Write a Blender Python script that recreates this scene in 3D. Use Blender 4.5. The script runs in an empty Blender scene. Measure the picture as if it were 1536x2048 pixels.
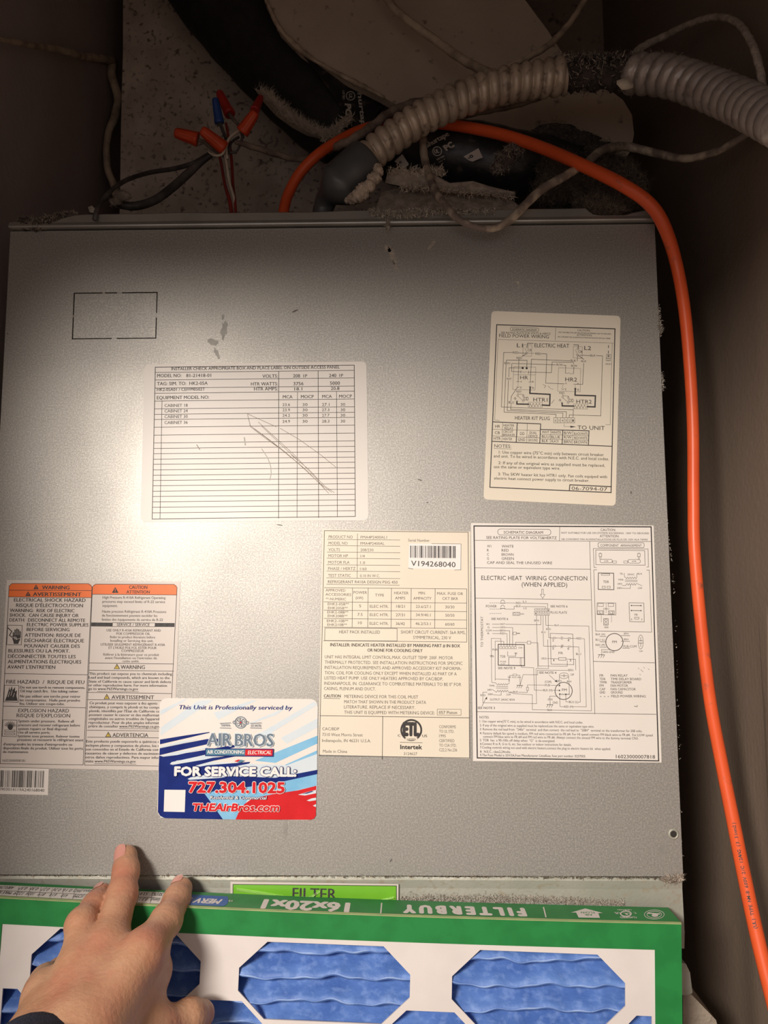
import bpy, bmesh, math, random
import numpy as np
from mathutils import Vector, Matrix
random.seed(7)
SC = bpy.context.scene
COL = SC.collection
# ------------------------------------------------------------------ camera
F = 1500.0
CAM = Vector((0.0527, -0.5816, 0.2091))
RX, RY, RZ = 0.1064, 0.0034, 0.0167
MC = Matrix.Rotation(RZ, 3, 'Z') @ Matrix.Rotation(RX, 3, 'X') @ Matrix.Rotation(RY, 3, 'Y')
cd = bpy.data.cameras.new('camera'); cam = bpy.data.objects.new('camera', cd); COL.objects.link(cam)
cam.location = CAM
cam.rotation_euler = (MC @ Matrix.Rotation(math.pi / 2, 3, 'X')).to_euler()
cd.sensor_fit = 'VERTICAL'; cd.sensor_height = 36.0; cd.lens = 36.0 * F / 2048.0
cd.clip_start = 0.01
SC.camera = cam
# ------------------------------------------------------------------ light
SC.view_settings.view_transform = 'Standard'; SC.view_settings.look = 'None'
SC.view_settings.gamma = 1.0; SC.view_settings.use_curve_mapping = False
SC.view_settings.exposure = 0.0
w = bpy.data.worlds.new('world'); SC.world = w; w.use_nodes = True
w.node_tree.nodes['Background'].inputs[0].default_value = (1.0, 0.90, 0.86, 1)
w.node_tree.nodes['Background'].inputs[1].default_value = 0.52
def area(name, loc, target, size, power, colr):
    l = bpy.data.lights.new(name, 'AREA'); l.shape = 'ELLIPSE'; l.size = size; l.size_y = size * 0.5; l.energy = power; l.color = colr
    o = bpy.data.objects.new(name, l); COL.objects.link(o); o.location = loc
    o.rotation_euler = (Vector(target) - Vector(loc)).to_track_quat('-Z', 'Y').to_euler()
    return o
area('hall_ceiling_lamp', (-0.58, -1.5, 0.66), (0.0, 0, 0.1), 0.44, 33.0, (1.0, 0.90, 0.80))
# ------------------------------------------------------------------ helpers
def ray(px, py):
    return MC @ Vector(((px - 768.0) / F, 1.0, -(py - 1024.0) / F))
def P(px, py, Y=0.0):
    d = ray(px, py); return CAM + d * ((Y - CAM.y) / d.y)
def PX(px, py, X):
    d = ray(px, py); return CAM + d * ((X - CAM.x) / d.x)
def PPL(px, py, o, n):
    d = ray(px, py); return CAM + d * ((o - CAM).dot(n) / d.dot(n))
def depth(p):
    return (p - CAM).dot(MC @ Vector((0, 1, 0)))
def m_per_px(p):
    return depth(p) / F
class MB:
    def __init__(s): s.v = []; s.f = []
    def add(s, vs, fs):
        b = len(s.v); s.v += [tuple(x) for x in vs]; s.f += [tuple(i + b for i in f) for f in fs]
    def box(s, a, b):
        x0, y0, z0 = a; x1, y1, z1 = b
        s.add([(x0,y0,z0),(x1,y0,z0),(x1,y1,z0),(x0,y1,z0),(x0,y0,z1),(x1,y0,z1),(x1,y1,z1),(x0,y1,z1)],
              [(0,3,2,1),(4,5,6,7),(0,1,5,4),(1,2,6,5),(2,3,7,6),(3,0,4,7)])
    def prism(s, pts, off):
        n = len(pts); off = Vector(off)
        s.add([Vector(p) for p in pts] + [Vector(p) + off for p in pts],
              [tuple(range(n)), tuple(range(2*n-1, n-1, -1))] + [(i, i+n, (i+1) % n + n, (i+1) % n) for i in range(n)])
    def build(s, name, m, parent=None, smooth=False, label=None, kind=None):
        me = bpy.data.meshes.new(name); me.from_pydata(s.v, [], s.f)
        bm = bmesh.new(); bm.from_mesh(me)
        if not getattr(s, 'flat', False): bmesh.ops.recalc_face_normals(bm, faces=bm.faces)
        bm.to_mesh(me); bm.free()
        me.materials.append(m)
        if smooth:
            me.polygons.foreach_set('use_smooth', [True] * len(me.polygons))
        o = bpy.data.objects.new(name, me); COL.objects.link(o)
        if parent: o.parent = parent
        if label: o['label'] = label
        if kind: o['kind'] = kind
        return o
def tag(o, label, cat, group=None):
    o['label'] = label; o['category'] = cat
    if group: o['group'] = group
    return o
def thing(name, label, cat, loc, group=None):
    o = bpy.data.objects.new(name, None); COL.objects.link(o); o.location = (0, 0, 0)
    o.empty_display_size = 0.02
    return tag(o, label, cat, group)
def spline(pts, step):
    """pts: list of (Vector, r). returns dense list"""
    out = []
    n = len(pts)
    for i in range(n - 1):
        p0 = pts[max(i-1, 0)]; p1 = pts[i]; p2 = pts[i+1]; p3 = pts[min(i+2, n-1)]
        L = (p2[0] - p1[0]).length
        k = max(1, int(L / step))
        for j in range(k):
            t = j / k; t2 = t*t; t3 = t2*t
            f = [-.5*t+t2-.5*t3, 1-2.5*t2+1.5*t3, .5*t+2*t2-1.5*t3, -.5*t2+.5*t3]
            out.append((p0[0]*f[0]+p1[0]*f[1]+p2[0]*f[2]+p3[0]*f[3], p1[1]*(1-t)+p2[1]*t))
    out.append(pts[-1])
    return out
def sweep(mb, path, seg=12, rfun=None, cap=True, squash=1.0, rough=0.0):
    n = len(path)
    T = []
    for i in range(n):
        a = path[max(i-1, 0)][0]; b = path[min(i+1, n-1)][0]; T.append((b - a).normalized())
    up = Vector((0, -1, 0.01))
    N = (up - T[0] * up.dot(T[0])).normalized()
    vs = []; s = 0.0
    for i in range(n):
        N = (N - T[i] * N.dot(T[i])).normalized(); B = T[i].cross(N)
        if i: s += (path[i][0] - path[i-1][0]).length
        for k in range(seg):
            a = 2 * math.pi * k / seg
            r = path[i][1] * (rfun(s, a) if rfun else 1.0)
            if rough: r *= 1 + random.uniform(-rough, rough)
            vs.append(path[i][0] + (N * math.cos(a) * squash + B * math.sin(a)) * r)
    fs = []
    for i in range(n - 1):
        for k in range(seg):
            k2 = (k + 1) % seg
            fs.append((i*seg+k, i*seg+k2, (i+1)*seg+k2, (i+1)*seg+k))
    if cap:
        fs.append(tuple(range(seg-1, -1, -1))); fs.append(tuple((n-1)*seg + k for k in range(seg)))
    mb.add(vs, fs)
def pxpath(pts, step=0.004):
    """pts: (px, py, Y, width_px)"""
    o = []
    for px, py, Y, wd in pts:
        p = P(px, py, Y); o.append((p, wd * 0.5 * m_per_px(p)))
    return spline(o, step)
def cable(name, pts, m, label, cat='cable', group=None, seg=10, rough=0.0, step=0.004, parent=None, rfun=None):
    mb = MB(); sweep(mb, pxpath(pts, step), seg, rfun, rough=rough)
    o = mb.build(name, m, parent, True)
    if not parent: tag(o, label, cat, group)
    return o
def fibers(name, m, parent, roots, n, L, wd, bias=(0, 0, 0), curl=0.6, seed=1, kind='stuff', label=None):
    rnd = random.Random(seed); mb = MB(); mb.flat = True
    bias = Vector(bias)
    for i in range(n):
        p = roots(rnd)
        d = (Vector((rnd.gauss(0,1), rnd.gauss(0,1), rnd.gauss(0,1))).normalized() + bias).normalized()
        side = d.cross(Vector((rnd.gauss(0,1), rnd.gauss(0,1), rnd.gauss(0,1)))).normalized()
        l = L * rnd.uniform(0.4, 1.3); ww = wd * rnd.uniform(0.5, 1.2)
        vs = []
        for k in range(4):
            t = k / 3
            c = p + d * l * t
            vs += [c + side * ww * (1 - 0.8 * t), c - side * ww * (1 - 0.8 * t)]
            d = (d + Vector((rnd.gauss(0,1), rnd.gauss(0,1), rnd.gauss(0,1))) * curl * 0.5).normalized()
        mb.add(vs, [(0,1,3,2),(2,3,5,4),(4,5,7,6)])
    return mb.build(name, m, parent, True, label, kind)
# ------------------------------------------------------------------ materials
def mat(name, c1, c2=None, rough=0.6, metal=0.0, scale=40.0, lo=0.35, hi=0.65, bump=0.0, bscale=None, detail=6.0,
        spec=0.5, rough2=None, stretch=None, sss=0.0, c3=None, s3=300.0, lo3=0.55, hi3=0.7, coat=0.0, trans=0.0):
    m = bpy.data.materials.new(name); m.use_nodes = True
    nt = m.node_tree; N = nt.nodes; Lk = nt.links
    b = N['Principled BSDF']
    b.inputs['Base Color'].default_value = (*c1, 1); b.inputs['Roughness'].default_value = rough
    b.inputs['Metallic'].default_value = metal; b.inputs['Specular IOR Level'].default_value = spec
    if coat: b.inputs['Coat Weight'].default_value = coat; b.inputs['Coat Roughness'].default_value = 0.15
    if trans: b.inputs['Transmission Weight'].default_value = trans
    if sss:
        b.inputs['Subsurface Weight'].default_value = sss
        b.inputs['Subsurface Radius'].default_value = (0.006, 0.002, 0.001); b.inputs['Subsurface Scale'].default_value = 1.0
    tc = N.new('ShaderNodeTexCoord'); mp = N.new('ShaderNodeMapping')
    Lk.new(tc.outputs['Object'], mp.inputs[0])
    if stretch: mp.inputs['Scale'].default_value = stretch
    def noise(sc, det=detail):
        n = N.new('ShaderNodeTexNoise'); n.inputs['Scale'].default_value = sc; n.inputs['Detail'].default_value = det
        Lk.new(mp.outputs[0], n.inputs['Vector']); return n
    def rmp(src, lo, hi):
        r = N.new('ShaderNodeMapRange'); r.inputs[1].default_value = lo; r.inputs[2].default_value = hi
        Lk.new(src, r.inputs[0]); return r
    last = None
    if c2 is not None:
        n1 = noise(scale); r1 = rmp(n1.outputs[0], lo, hi)
        mx = N.new('ShaderNodeMix'); mx.data_type = 'RGBA'
        mx.inputs[6].default_value = (*c1, 1); mx.inputs[7].default_value = (*c2, 1)
        Lk.new(r1.outputs[0], mx.inputs[0]); last = mx.outputs[2]
        if rough2 is not None:
            rr = N.new('ShaderNodeMapRange'); rr.inputs[3].default_value = rough; rr.inputs[4].default_value = rough2
            Lk.new(r1.outputs[0], rr.inputs[0]); Lk.new(rr.outputs[0], b.inputs['Roughness'])
    if c3 is not None:
        n3 = noise(s3, 3); r3 = rmp(n3.outputs[0], lo3, hi3)
        mx = N.new('ShaderNodeMix'); mx.data_type = 'RGBA'; mx.inputs[7].default_value = (*c3, 1)
        if last: Lk.new(last, mx.inputs[6])
        else: mx.inputs[6].default_value = (*c1, 1)
        Lk.new(r3.outputs[0], mx.inputs[0]); last = mx.outputs[2]
    if last: Lk.new(last, b.inputs['Base Color'])
    if bump:
        nb = noise(bscale or scale * 3, 4); bp = N.new('ShaderNodeBump')
        bp.inputs['Strength'].default_value = bump; bp.inputs['Distance'].default_value = 0.002
        Lk.new(nb.outputs[0], bp.inputs['Height']); Lk.new(bp.outputs[0], b.inputs['Normal'])
    return m
M = {}
M['steel'] = mat('galvanized_steel', (0.39,0.375,0.35), (0.34,0.33,0.315), 0.45, 0.60, 9, 0.3, 0.7, 0.06, 1100, rough2=0.54, c3=(0.52,0.505,0.465), s3=800, lo3=0.42, hi3=0.72)
M['rail'] = mat('dull_galvanized_rail', (0.50,0.49,0.43), (0.40,0.41,0.35), 0.5, 0.5, 25, 0.35, 0.65, 0.08, 500, rough2=0.62, c3=(0.42,0.38,0.30), s3=260, lo3=0.55, hi3=0.7)
M['flange'] = mat('flange_steel', (0.46,0.45,0.42), (0.36,0.35,0.33), 0.4, 0.7, 30, 0.4, 0.7, 0.03, 600)
M['dark'] = mat('dark_gap', (0.02,0.018,0.016), (0.035,0.03,0.027), 0.9)
M['grime'] = mat('grime', (0.11,0.085,0.062), (0.27,0.215,0.16), 0.95, 0, 300, bump=0.4, bscale=900)
M['paper'] = mat('label_paper', (0.80,0.76,0.72), (0.76,0.72,0.67), 0.42, 0, 14, 0.4, 0.7)
M['paper_cream'] = mat('label_paper_cream', (0.80,0.74,0.62), (0.78,0.70,0.58), 0.45, 0, 10, 0.4, 0.7)
M['paper_grey'] = mat('label_paper_silver', (0.66,0.60,0.56), (0.62,0.57,0.52), 0.42, 0, 12, 0.4, 0.7)
M['ink'] = mat('black_ink', (0.025,0.022,0.022), (0.05,0.045,0.045), 0.6, 0, 400)
M['ink_soft'] = mat('grey_ink', (0.10,0.09,0.085), (0.16,0.145,0.13), 0.6, 0, 500)
M['ink_brown'] = mat('pencil_mark', (0.16,0.12,0.09), (0.30,0.25,0.20), 0.7, 0, 500)
M['orange_ink'] = mat('orange_ink', (0.86,0.17,0.02), (0.80,0.15,0.02), 0.45, 0, 60)
M['yellow_ink'] = mat('yellow_ink', (0.75,0.55,0.05), (0.70,0.5,0.05), 0.5, 0, 60)
M['white_ink'] = mat('white_ink', (0.85,0.82,0.80), (0.82,0.79,0.77), 0.45, 0, 60)
M['navy_ink'] = mat('navy_ink', (0.008,0.02,0.16), (0.012,0.03,0.2), 0.35, 0, 60, spec=0.2)
M['blue_ink'] = mat('light_blue_ink', (0.27,0.56,0.80), (0.20,0.48,0.74), 0.35, 0, 60, spec=0.2)
M['pale_ink'] = mat('pale_blue_ink', (0.62,0.72,0.80), (0.68,0.75,0.80), 0.35, 0, 60, spec=0.2)
M['red_ink'] = mat('red_ink', (0.68,0.025,0.03), (0.60,0.02,0.025), 0.35, 0, 60, spec=0.2)
M['teal_ink'] = mat('slate_ink', (0.07,0.20,0.30), (0.08,0.23,0.34), 0.35, 0, 60)
M['slate_ink'] = mat('slate_grey_ink', (0.13,0.18,0.24), (0.16,0.21,0.27), 0.4, 0, 60)
M['green_label'] = mat('lime_green_label', (0.20,0.52,0.035), (0.16,0.46,0.03), 0.3, 0, 20, coat=0.3)
M['board'] = mat('dirty_duct_board', (0.72,0.62,0.53), (0.52,0.43,0.36), 0.85, 0, 22, 0.35, 0.65, 0.3, 120, c3=(0.20,0.15,0.125), s3=170, lo3=0.56, hi3=0.70)
M['board2'] = mat('tan_duct_board', (0.60,0.49,0.385), (0.48,0.39,0.31), 0.85, 0, 12, 0.3, 0.7, 0.25, 120, c3=(0.20,0.15,0.12), s3=90, lo3=0.64, hi3=0.75)
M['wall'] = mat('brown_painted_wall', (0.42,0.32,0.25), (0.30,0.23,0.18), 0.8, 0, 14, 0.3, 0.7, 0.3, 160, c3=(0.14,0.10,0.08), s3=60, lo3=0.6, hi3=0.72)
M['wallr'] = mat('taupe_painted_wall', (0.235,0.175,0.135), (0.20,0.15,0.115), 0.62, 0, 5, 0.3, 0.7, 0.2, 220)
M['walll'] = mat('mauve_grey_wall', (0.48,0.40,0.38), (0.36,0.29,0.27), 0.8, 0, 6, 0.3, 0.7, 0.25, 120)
M['black_foam'] = mat('black_foam', (0.014,0.012,0.013), (0.022,0.02,0.02), 0.75, 0, 80, bump=0.25, bscale=500, c3=(0.10,0.09,0.085), s3=600, lo3=0.7, hi3=0.76)
M['tape'] = mat('black_tape', (0.015,0.014,0.016), (0.03,0.028,0.028), 0.35, 0, 60, bump=0.3, bscale=90, c3=(0.10,0.085,0.07), s3=120, lo3=0.6, hi3=0.75)
M['fluff'] = mat('frayed_insulation', (0.78,0.67,0.56), (0.55,0.46,0.37), 0.95, 0, 200)
M['dust'] = mat('grey_dust', (0.085,0.064,0.055), (0.032,0.026,0.024), 0.98, 0, 90, bump=0.6, bscale=300)
M['dust_pale'] = mat('pale_dust', (0.50,0.42,0.35), (0.30,0.245,0.20), 0.98, 0, 140, bump=0.6, bscale=400)
M['conduit'] = mat('dirty_conduit', (0.60,0.48,0.37), (0.44,0.35,0.27), 0.28, 0.15, 45, 0.35, 0.65, 0.12, 200, spec=0.8, rough2=0.45, c3=(0.25,0.19,0.145), s3=130, lo3=0.56, hi3=0.7)
M['conduit2'] = mat('grey_conduit', (0.50,0.43,0.39), (0.38,0.32,0.29), 0.25, 0.2, 45, 0.35, 0.65, 0.1, 200, spec=0.8, rough2=0.45, c3=(0.30,0.245,0.22), s3=120)
M['connector'] = mat('dark_grey_plastic', (0.085,0.09,0.092), (0.11,0.113,0.113), 0.32, 0, 40, spec=0.6)
M['sealant'] = mat('tan_sealant', (0.74,0.60,0.48), (0.50,0.40,0.31), 0.85, 0, 120, bump=0.8, bscale=260)
M['orange_cable'] = mat('orange_cable_jacket', (0.80,0.115,0.030), (0.72,0.095,0.025), 0.38, 0, 30, 0.4, 0.7, spec=0.4, c3=(0.36,0.09,0.05), s3=90, lo3=0.66, hi3=0.75)
M['grey_cable'] = mat('dusty_grey_cable', (0.21,0.165,0.14), (0.52,0.43,0.33), 0.55, 0, 70, 0.45, 0.62, 0.4, 200)
M['tan_cable'] = mat('dusty_tan_cable', (0.58,0.46,0.34), (0.32,0.25,0.19), 0.85, 0, 60, 0.4, 0.65, 0.5, 180)
M['black_cable'] = mat('black_cable', (0.05,0.047,0.047), (0.14,0.125,0.115), 0.45, 0, 60, 0.4, 0.7)
M['brown_cable'] = mat('dirty_brown_cable', (0.13,0.09,0.075), (0.30,0.23,0.18), 0.8, 0, 90, bump=0.4, bscale=250)
M['red_wire'] = mat('dark_red_wire', (0.34,0.035,0.025), (0.18,0.03,0.022), 0.4, 0, 80)
M['white_wire'] = mat('white_wire', (0.72,0.62,0.50), (0.55,0.46,0.36), 0.5, 0, 80)
M['nut_orange'] = mat('orange_wire_nut', (0.78,0.085,0.025), (0.66,0.07,0.02), 0.42, 0, 60)
M['nut_red'] = mat('red_wire_nut', (0.55,0.035,0.025), (0.48,0.03,0.02), 0.42, 0, 60)
M['nut_blue'] = mat('blue_wire_nut', (0.02,0.065,0.27), (0.025,0.075,0.3), 0.4, 0, 60)
M['green'] = mat('green_cardboard', (0.012,0.20,0.045), (0.016,0.235,0.055), 0.48, 0, 60, 0.4, 0.6, 0.03, 900)
M['white_card'] = mat('white_cardboard', (0.76,0.71,0.69), (0.72,0.67,0.65), 0.6, 0, 30, 0.4, 0.6, 0.03, 900)
M['card_edge'] = mat('raw_cardboard_edge', (0.42,0.40,0.20), (0.34,0.34,0.17), 0.8, 0, 80)
M['media'] = mat('blue_pleated_media', (0.075,0.17,0.50), (0.13,0.26,0.64), 0.55, 0, 40, 0.35, 0.65, 0.5, 120, stretch=(1,1,1), c3=(0.22,0.36,0.74), s3=160, lo3=0.5, hi3=0.80)
M['skin'] = mat('skin', (0.54,0.305,0.19), (0.48,0.245,0.145), 0.48, 0, 55, 0.35, 0.65, 0.28, 380, sss=0.10, c3=(0.47,0.19,0.12), s3=30, lo3=0.5, hi3=0.75)
M['nail'] = mat('fingernail', (0.66,0.33,0.27), (0.58,0.27,0.22), 0.25, 0, 60, spec=0.6)
M['sleeve'] = mat('navy_knit', (0.010,0.013,0.030), (0.018,0.02,0.045), 0.95, 0, 300, bump=0.8, bscale=900)
M['residue'] = mat('white_residue', (0.52,0.47,0.40), (0.40,0.36,0.31), 0.9, 0, 300, bump=0.5, bscale=600)
M['smudge'] = mat('grey_smudge', (0.30,0.29,0.27), (0.35,0.34,0.31), 0.55, 0.4, 200)
M['floor'] = mat('worn_floor', (0.25,0.2,0.16), (0.2,0.16,0.13), 0.6, 0, 8)
M['stipple'] = mat('stippled_duct_board', (0.36,0.30,0.24), (0.30,0.25,0.20), 0.8, 0, 40, bump=0.8, bscale=240)
# ------------------------------------------------------------------ flat print (lettering) helpers
_tc = {}
def glyphs(s, bold=0.0):
    k = (s, round(bold, 3))
    if k in _tc: return _tc[k]
    cu = bpy.data.curves.new('t', 'FONT'); cu.body = s; cu.size = 1.0; cu.resolution_u = 2; cu.offset = bold
    cu.fill_mode = 'BOTH'
    o = bpy.data.objects.new('t', cu)
    me = o.to_mesh()
    n = len(me.vertices); a = np.empty(n * 3); me.vertices.foreach_get('co', a)
    a = a.reshape(-1, 3)[:, :2].copy(); fs = [tuple(p.vertices) for p in me.polygons]
    o.to_mesh_clear(); bpy.data.objects.remove(o); bpy.data.curves.remove(cu)
    _tc[k] = (a, fs); return _tc[k]
CAP = glyphs('H')[0][:, 1].max()
class Ctx:
    """flat print on a plane: crop=(ox,oy,scale) turns crop coordinates into photo pixels, o/n the plane"""
    def __init__(s, o, n, slope=0.0):
        s.o = Vector(o); s.n = Vector(n).normalized(); s.slope = slope; s.c = (0, 0, 1); s.ink = {}; s.lay = 1; s.cnt = 0; s.inc = 0.012; s.mod = 70
        s.step = 0.00005
    def crop(s, ox, oy, sc, slope=None):
        s.c = (ox, oy, sc)
        if slope is not None: s.slope = slope
    def W(s, x, y, lay=None):
        ox, oy, sc = s.c
        return PPL(ox + x / sc, oy + y / sc, s.o, s.n) + s.n * (s.step * ((s.lay if lay is None else lay) + s.cnt * s.inc))
    def mb(s, ink):
        if ink not in s.ink: s.ink[ink] = MB(); s.ink[ink].flat = True
        s.cnt = (s.cnt + 1) % s.mod
        return s.ink[ink]
    def T(s, x0, y0, x1, h, txt, bold=0.0, y1=None, shear=0.0, ink='ink', lay=None):
        if y1 is None: y1 = y0 + s.slope * (x1 - x0)
        base, fs = glyphs(txt, 0.0); a = base
        if len(base) == 0: return
        xm, xM = base[:, 0].min(), base[:, 0].max()
        A = s.W(x0, y0, lay); B = s.W(x1, y1, lay); u = (B - A); L = u.length; u.normalize()
        v = s.n.cross(u)
        mid = (s.W((x0+x1)/2, (y0+y1)/2, lay)); hh = abs((s.W((x0+x1)/2, (y0+y1)/2 - h, lay) - mid).dot(v))
        kx = L / max(xM - xm, 1e-6); ky = hh / CAP
        U = np.array(u); V = np.array(v); A = np.array(A)
        X = (a[:, 0] - xm) * kx + shear * a[:, 1] * ky; Yv = a[:, 1] * ky
        NN = np.array(s.n) * s.step * s.inc
        if bold <= 0.0: offs = [(0, 0)]
        elif bold <= 0.03: offs = [(-bold, 0), (bold, 0)]
        else: offs = [(bold*math.cos(q*math.pi/4), bold*math.sin(q*math.pi/4)) for q in range(8)] + [(0, 0)]
        for q, (ox, oy) in enumerate(offs):
            if q: s.cnt = (s.cnt + 1) % s.mod
            s.ink.setdefault(ink, MB()).flat = True
            s.ink[ink].add((A[None] + (X + ox*ky)[:, None] * U[None] + (Yv + oy*ky)[:, None] * V[None] + (NN * (q + 1))[None]).tolist(), fs)
        s.cnt = (s.cnt + 1) % s.mod
    def Lc(s, xc, y, wd, h, txt, **k):
        s.T(xc - wd/2, y - s.slope*wd/2, xc + wd/2, h, txt, **k)
    def L(s, pts, w=3, ink='ink', lay=None):
        for (xa, ya), (xb, yb) in zip(pts[:-1], pts[1:]):
            dx, dy = xb - xa, yb - ya; l = math.hypot(dx, dy) or 1; e = w * 0.5 / l
            nx, ny = -dy * e, dx * e; ex, ey = dx * e, dy * e
            q = [(xa-ex+nx, ya-ey+ny), (xb+ex+nx, yb+ey+ny), (xb+ex-nx, yb+ey-ny), (xa-ex-nx, ya-ey-ny)]
            s.mb(ink).add([s.W(x, y, lay) for x, y in q], [(0,1,2,3)])
    def hl(s, x0, y0, x1, w=3, **k): s.L([(x0, y0), (x1, y0 + s.slope*(x1-x0))], w, **k)
    def rect(s, x0, y0, x1, y1, w=3, **k):
        d = s.slope * (x1 - x0)
        s.L([(x0,y0),(x1,y0+d),(x1,y1+d),(x0,y1),(x0,y0)], w, **k)
    def rrect(s, x0, y0, x1, y1, r, w=3, **k):
        pts = []
        for cx, cy, a0 in ((x1-r,y0+r,-90),(x1-r,y1-r,0),(x0+r,y1-r,90),(x0+r,y0+r,180)):
            for t in range(0, 91, 30):
                a = math.radians(a0 + t); X = cx + r*math.cos(a)
                pts.append((X, cy + r*math.sin(a) + s.slope*(X-x0)))
        s.L(pts + [pts[0]], w, **k)
    def fill(s, pts, ink='ink', lay=None):
        s.mb(ink).add([s.W(x, y, lay) for x, y in pts], [tuple(range(len(pts)))])
    def ring(s, cx, cy, r, w=3, ry=None, n=28, a0=0, a1=360, **k):
        ry = ry or r
        s.L([(cx + r*math.cos(math.radians(a0+(a1-a0)*i/n)), cy + ry*math.sin(math.radians(a0+(a1-a0)*i/n))) for i in range(n+1)], w, **k)
    def disc(s, cx, cy, r, ink='ink', lay=None, n=20, ry=None):
        s.fill([(cx + r*math.cos(2*math.pi*i/n), cy + (ry or r)*math.sin(2*math.pi*i/n)) for i in range(n)], ink, lay)
    def bars(s, x0, y0, x1, y1, n, seed, ink='ink', sk=0):
        r = random.Random(seed); x = x0
        unit = (x1 - x0) / (n * 3.6)
        while x < x1:
            wd = unit * r.choice((1,1,2,3)); 
            if x + wd > x1: break
            d = s.slope * (x - x0)
            s.fill([(x, y0+d), (x+wd, y0+d), (x+wd+sk, y1+d), (x+sk, y1+d)], ink)
            x += wd + unit * r.choice((1,1,2,3))
    def build(s, parent, names=None):
        for ink, mb in s.ink.items():
            nm = (names or {}).get(ink) or ('printed_' + ink)
            mb.build(nm, M[ink], parent, kind='stuff')
def rounded(pts, r, n=5):
    """round the corners of a polygon of photo pixels"""
    out = []; k = len(pts)
    for i in range(k):
        p = Vector(pts[i]); a = (Vector(pts[i-1]) - p); b = (Vector(pts[(i+1) % k]) - p)
        p0 = p + a.normalized() * r; p1 = p + b.normalized() * r
        for j in range(n + 1):
            t = j / n; q = p0 * (1-t)**2 + p * 2*t*(1-t) + p1 * t*t; out.append((q.x, q.y))
    return out
def sticker(name, pix, m, parent, label, r=0, Y=0.0, th=0.00025):
    pts = rounded(pix, r) if r else pix
    mb = MB(); mb.prism([P(x, y, Y) for x, y in pts], (0, -th, 0))
    o = mb.build(name, m, parent); o['label'] = label
    return o
# ------------------------------------------------------------------ structure
XL, XR = -0.312, 0.335
W2 = 0.2625; HP = 0.5041
ZT = P(760, 419, -0.004).z          # top of the cabinet
def struct(name, mb, m, smooth=False):
    o = mb.build(name, m, None, smooth); o['kind'] = 'structure'; return o
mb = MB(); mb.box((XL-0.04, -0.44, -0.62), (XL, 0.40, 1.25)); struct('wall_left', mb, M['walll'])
# right wall, with a soft vertical bead of joint compound where the sheets meet
mb = MB(); ys = [-0.75 + 0.005*i for i in range(275)]
prof = []
yb = 0.002
for y in ys:
    d = 0.0075 * math.exp(-((y-yb)/0.007)**2) + 0.003*math.exp(-((y-yb-0.045)/0.02)**2)
    prof.append((XR - d, y))
n = len(prof); zs = [-0.62, -0.2, 0.0, 0.12, 0.2, 0.3, 1.25]
vs = []
for z in zs:
    k = max(0.0, min(1.0, (0.2 - z) / 0.15))
    vs += [(XR - (XR - x) * k, y, z) for x, y in prof]
mb.add(vs, [(j*n+i, j*n+i+1, (j+1)*n+i+1, (j+1)*n+i) for j in range(len(zs)-1) for i in range(n-1)])
mb.box((XR+0.0005, -0.75, -0.62), (XR+0.04, 0.62, 1.25))
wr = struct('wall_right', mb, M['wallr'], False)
hp = PX(1519, 1655, XR-0.0005)
hm = MB(); hm.flat = True
hm.add([hp + Vector((0, 0.002*math.cos(a)*(1+.3*math.sin(3*a)), 0.0035*math.sin(a)*(1+.25*math.cos(2*a)))) for a in [i*math.pi/7 for i in range(14)]], [tuple(range(14))])
hm.build('torn_hole', M['dark'], wr)
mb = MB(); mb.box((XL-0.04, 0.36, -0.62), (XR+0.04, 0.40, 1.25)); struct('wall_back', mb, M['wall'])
mb = MB(); mb.box((XL-0.04, -0.80, 0.525), (XR+0.6, -0.68, 1.25)); mb.box((XL-0.5, -0.80, 0.525), (XL-0.04, -0.68, 1.25)); struct('wall_front', mb, M['wall'])
mb = MB(); mb.box((XL-0.5, -0.80, 1.25), (XR+0.6, 0.66, 1.29)); struct('ceiling', mb, M['wall'])
mb = MB(); mb.box((XL-1.2, -2.4, -0.66), (XR+1.2, 0.66, -0.62)); struct('floor', mb, M['floor'])
# ------------------------------------------------------------------ air handler
AH = thing('air_handler', 'grey galvanized air handler cabinet covered in rating and wiring labels', 'air handler', (0, 0, 0))
mb = MB(); mb.box((-W2+0.003, 0.008, -0.048), (W2-0.003, 0.345, ZT-0.001)); mb.build('cabinet_body', M['steel'], AH)
mb = MB(); mb.box((-W2+0.004, 0.03, -0.62), (W2-0.004, 0.345, -0.049)); mb.build('cabinet_base', M['rail'], AH)
# access panel with a pressed knockout
K = [P(147,586), P(315,583), P(313,677), P(144,679)]
kx0 = (K[0].x+K[3].x)/2; kx1 = (K[1].x+K[2].x)/2; kz1 = (K[0].z+K[1].z)/2; kz0 = (K[2].z+K[3].z)/2
mb = MB(); t = 0.006
xs = [-W2, kx0, kx1, W2]; zs = [0, kz0, kz1, HP]
for i in range(3):
    for j in range(3):
        if i == 1 and j == 1: continue
        mb.add([(xs[i],0,zs[j]),(xs[i+1],0,zs[j]),(xs[i+1],0,zs[j+1]),(xs[i],0,zs[j+1])], [(0,1,2,3)])
def loop(x0, z0, x1, z1):
    c = [(x0,z0),(x1,z0),(x1,z1),(x0,z1)]
    for a in range(4):
        p, q = c[a], c[(a+1)%4]
        mb.add([(p[0],0,p[1]),(q[0],0,q[1]),(q[0],t,q[1]),(p[0],t,p[1])], [(0,1,2,3)])
loop(-W2,0,W2,HP); loop(kx0,kz0,kx1,kz1)
pm = mb.build('access_panel', M['steel'], AH, label='large flat grey galvanized access panel')
bm = bmesh.new(); bm.from_mesh(pm.data); bmesh.ops.remove_doubles(bm, verts=bm.verts, dist=1e-6); bm.to_mesh(pm.data); bm.free()
g = 0.0009
mb = MB(); mb.box((kx0+g, 0.0002, kz0+g), (kx1-g, 0.004, kz1-g))
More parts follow.
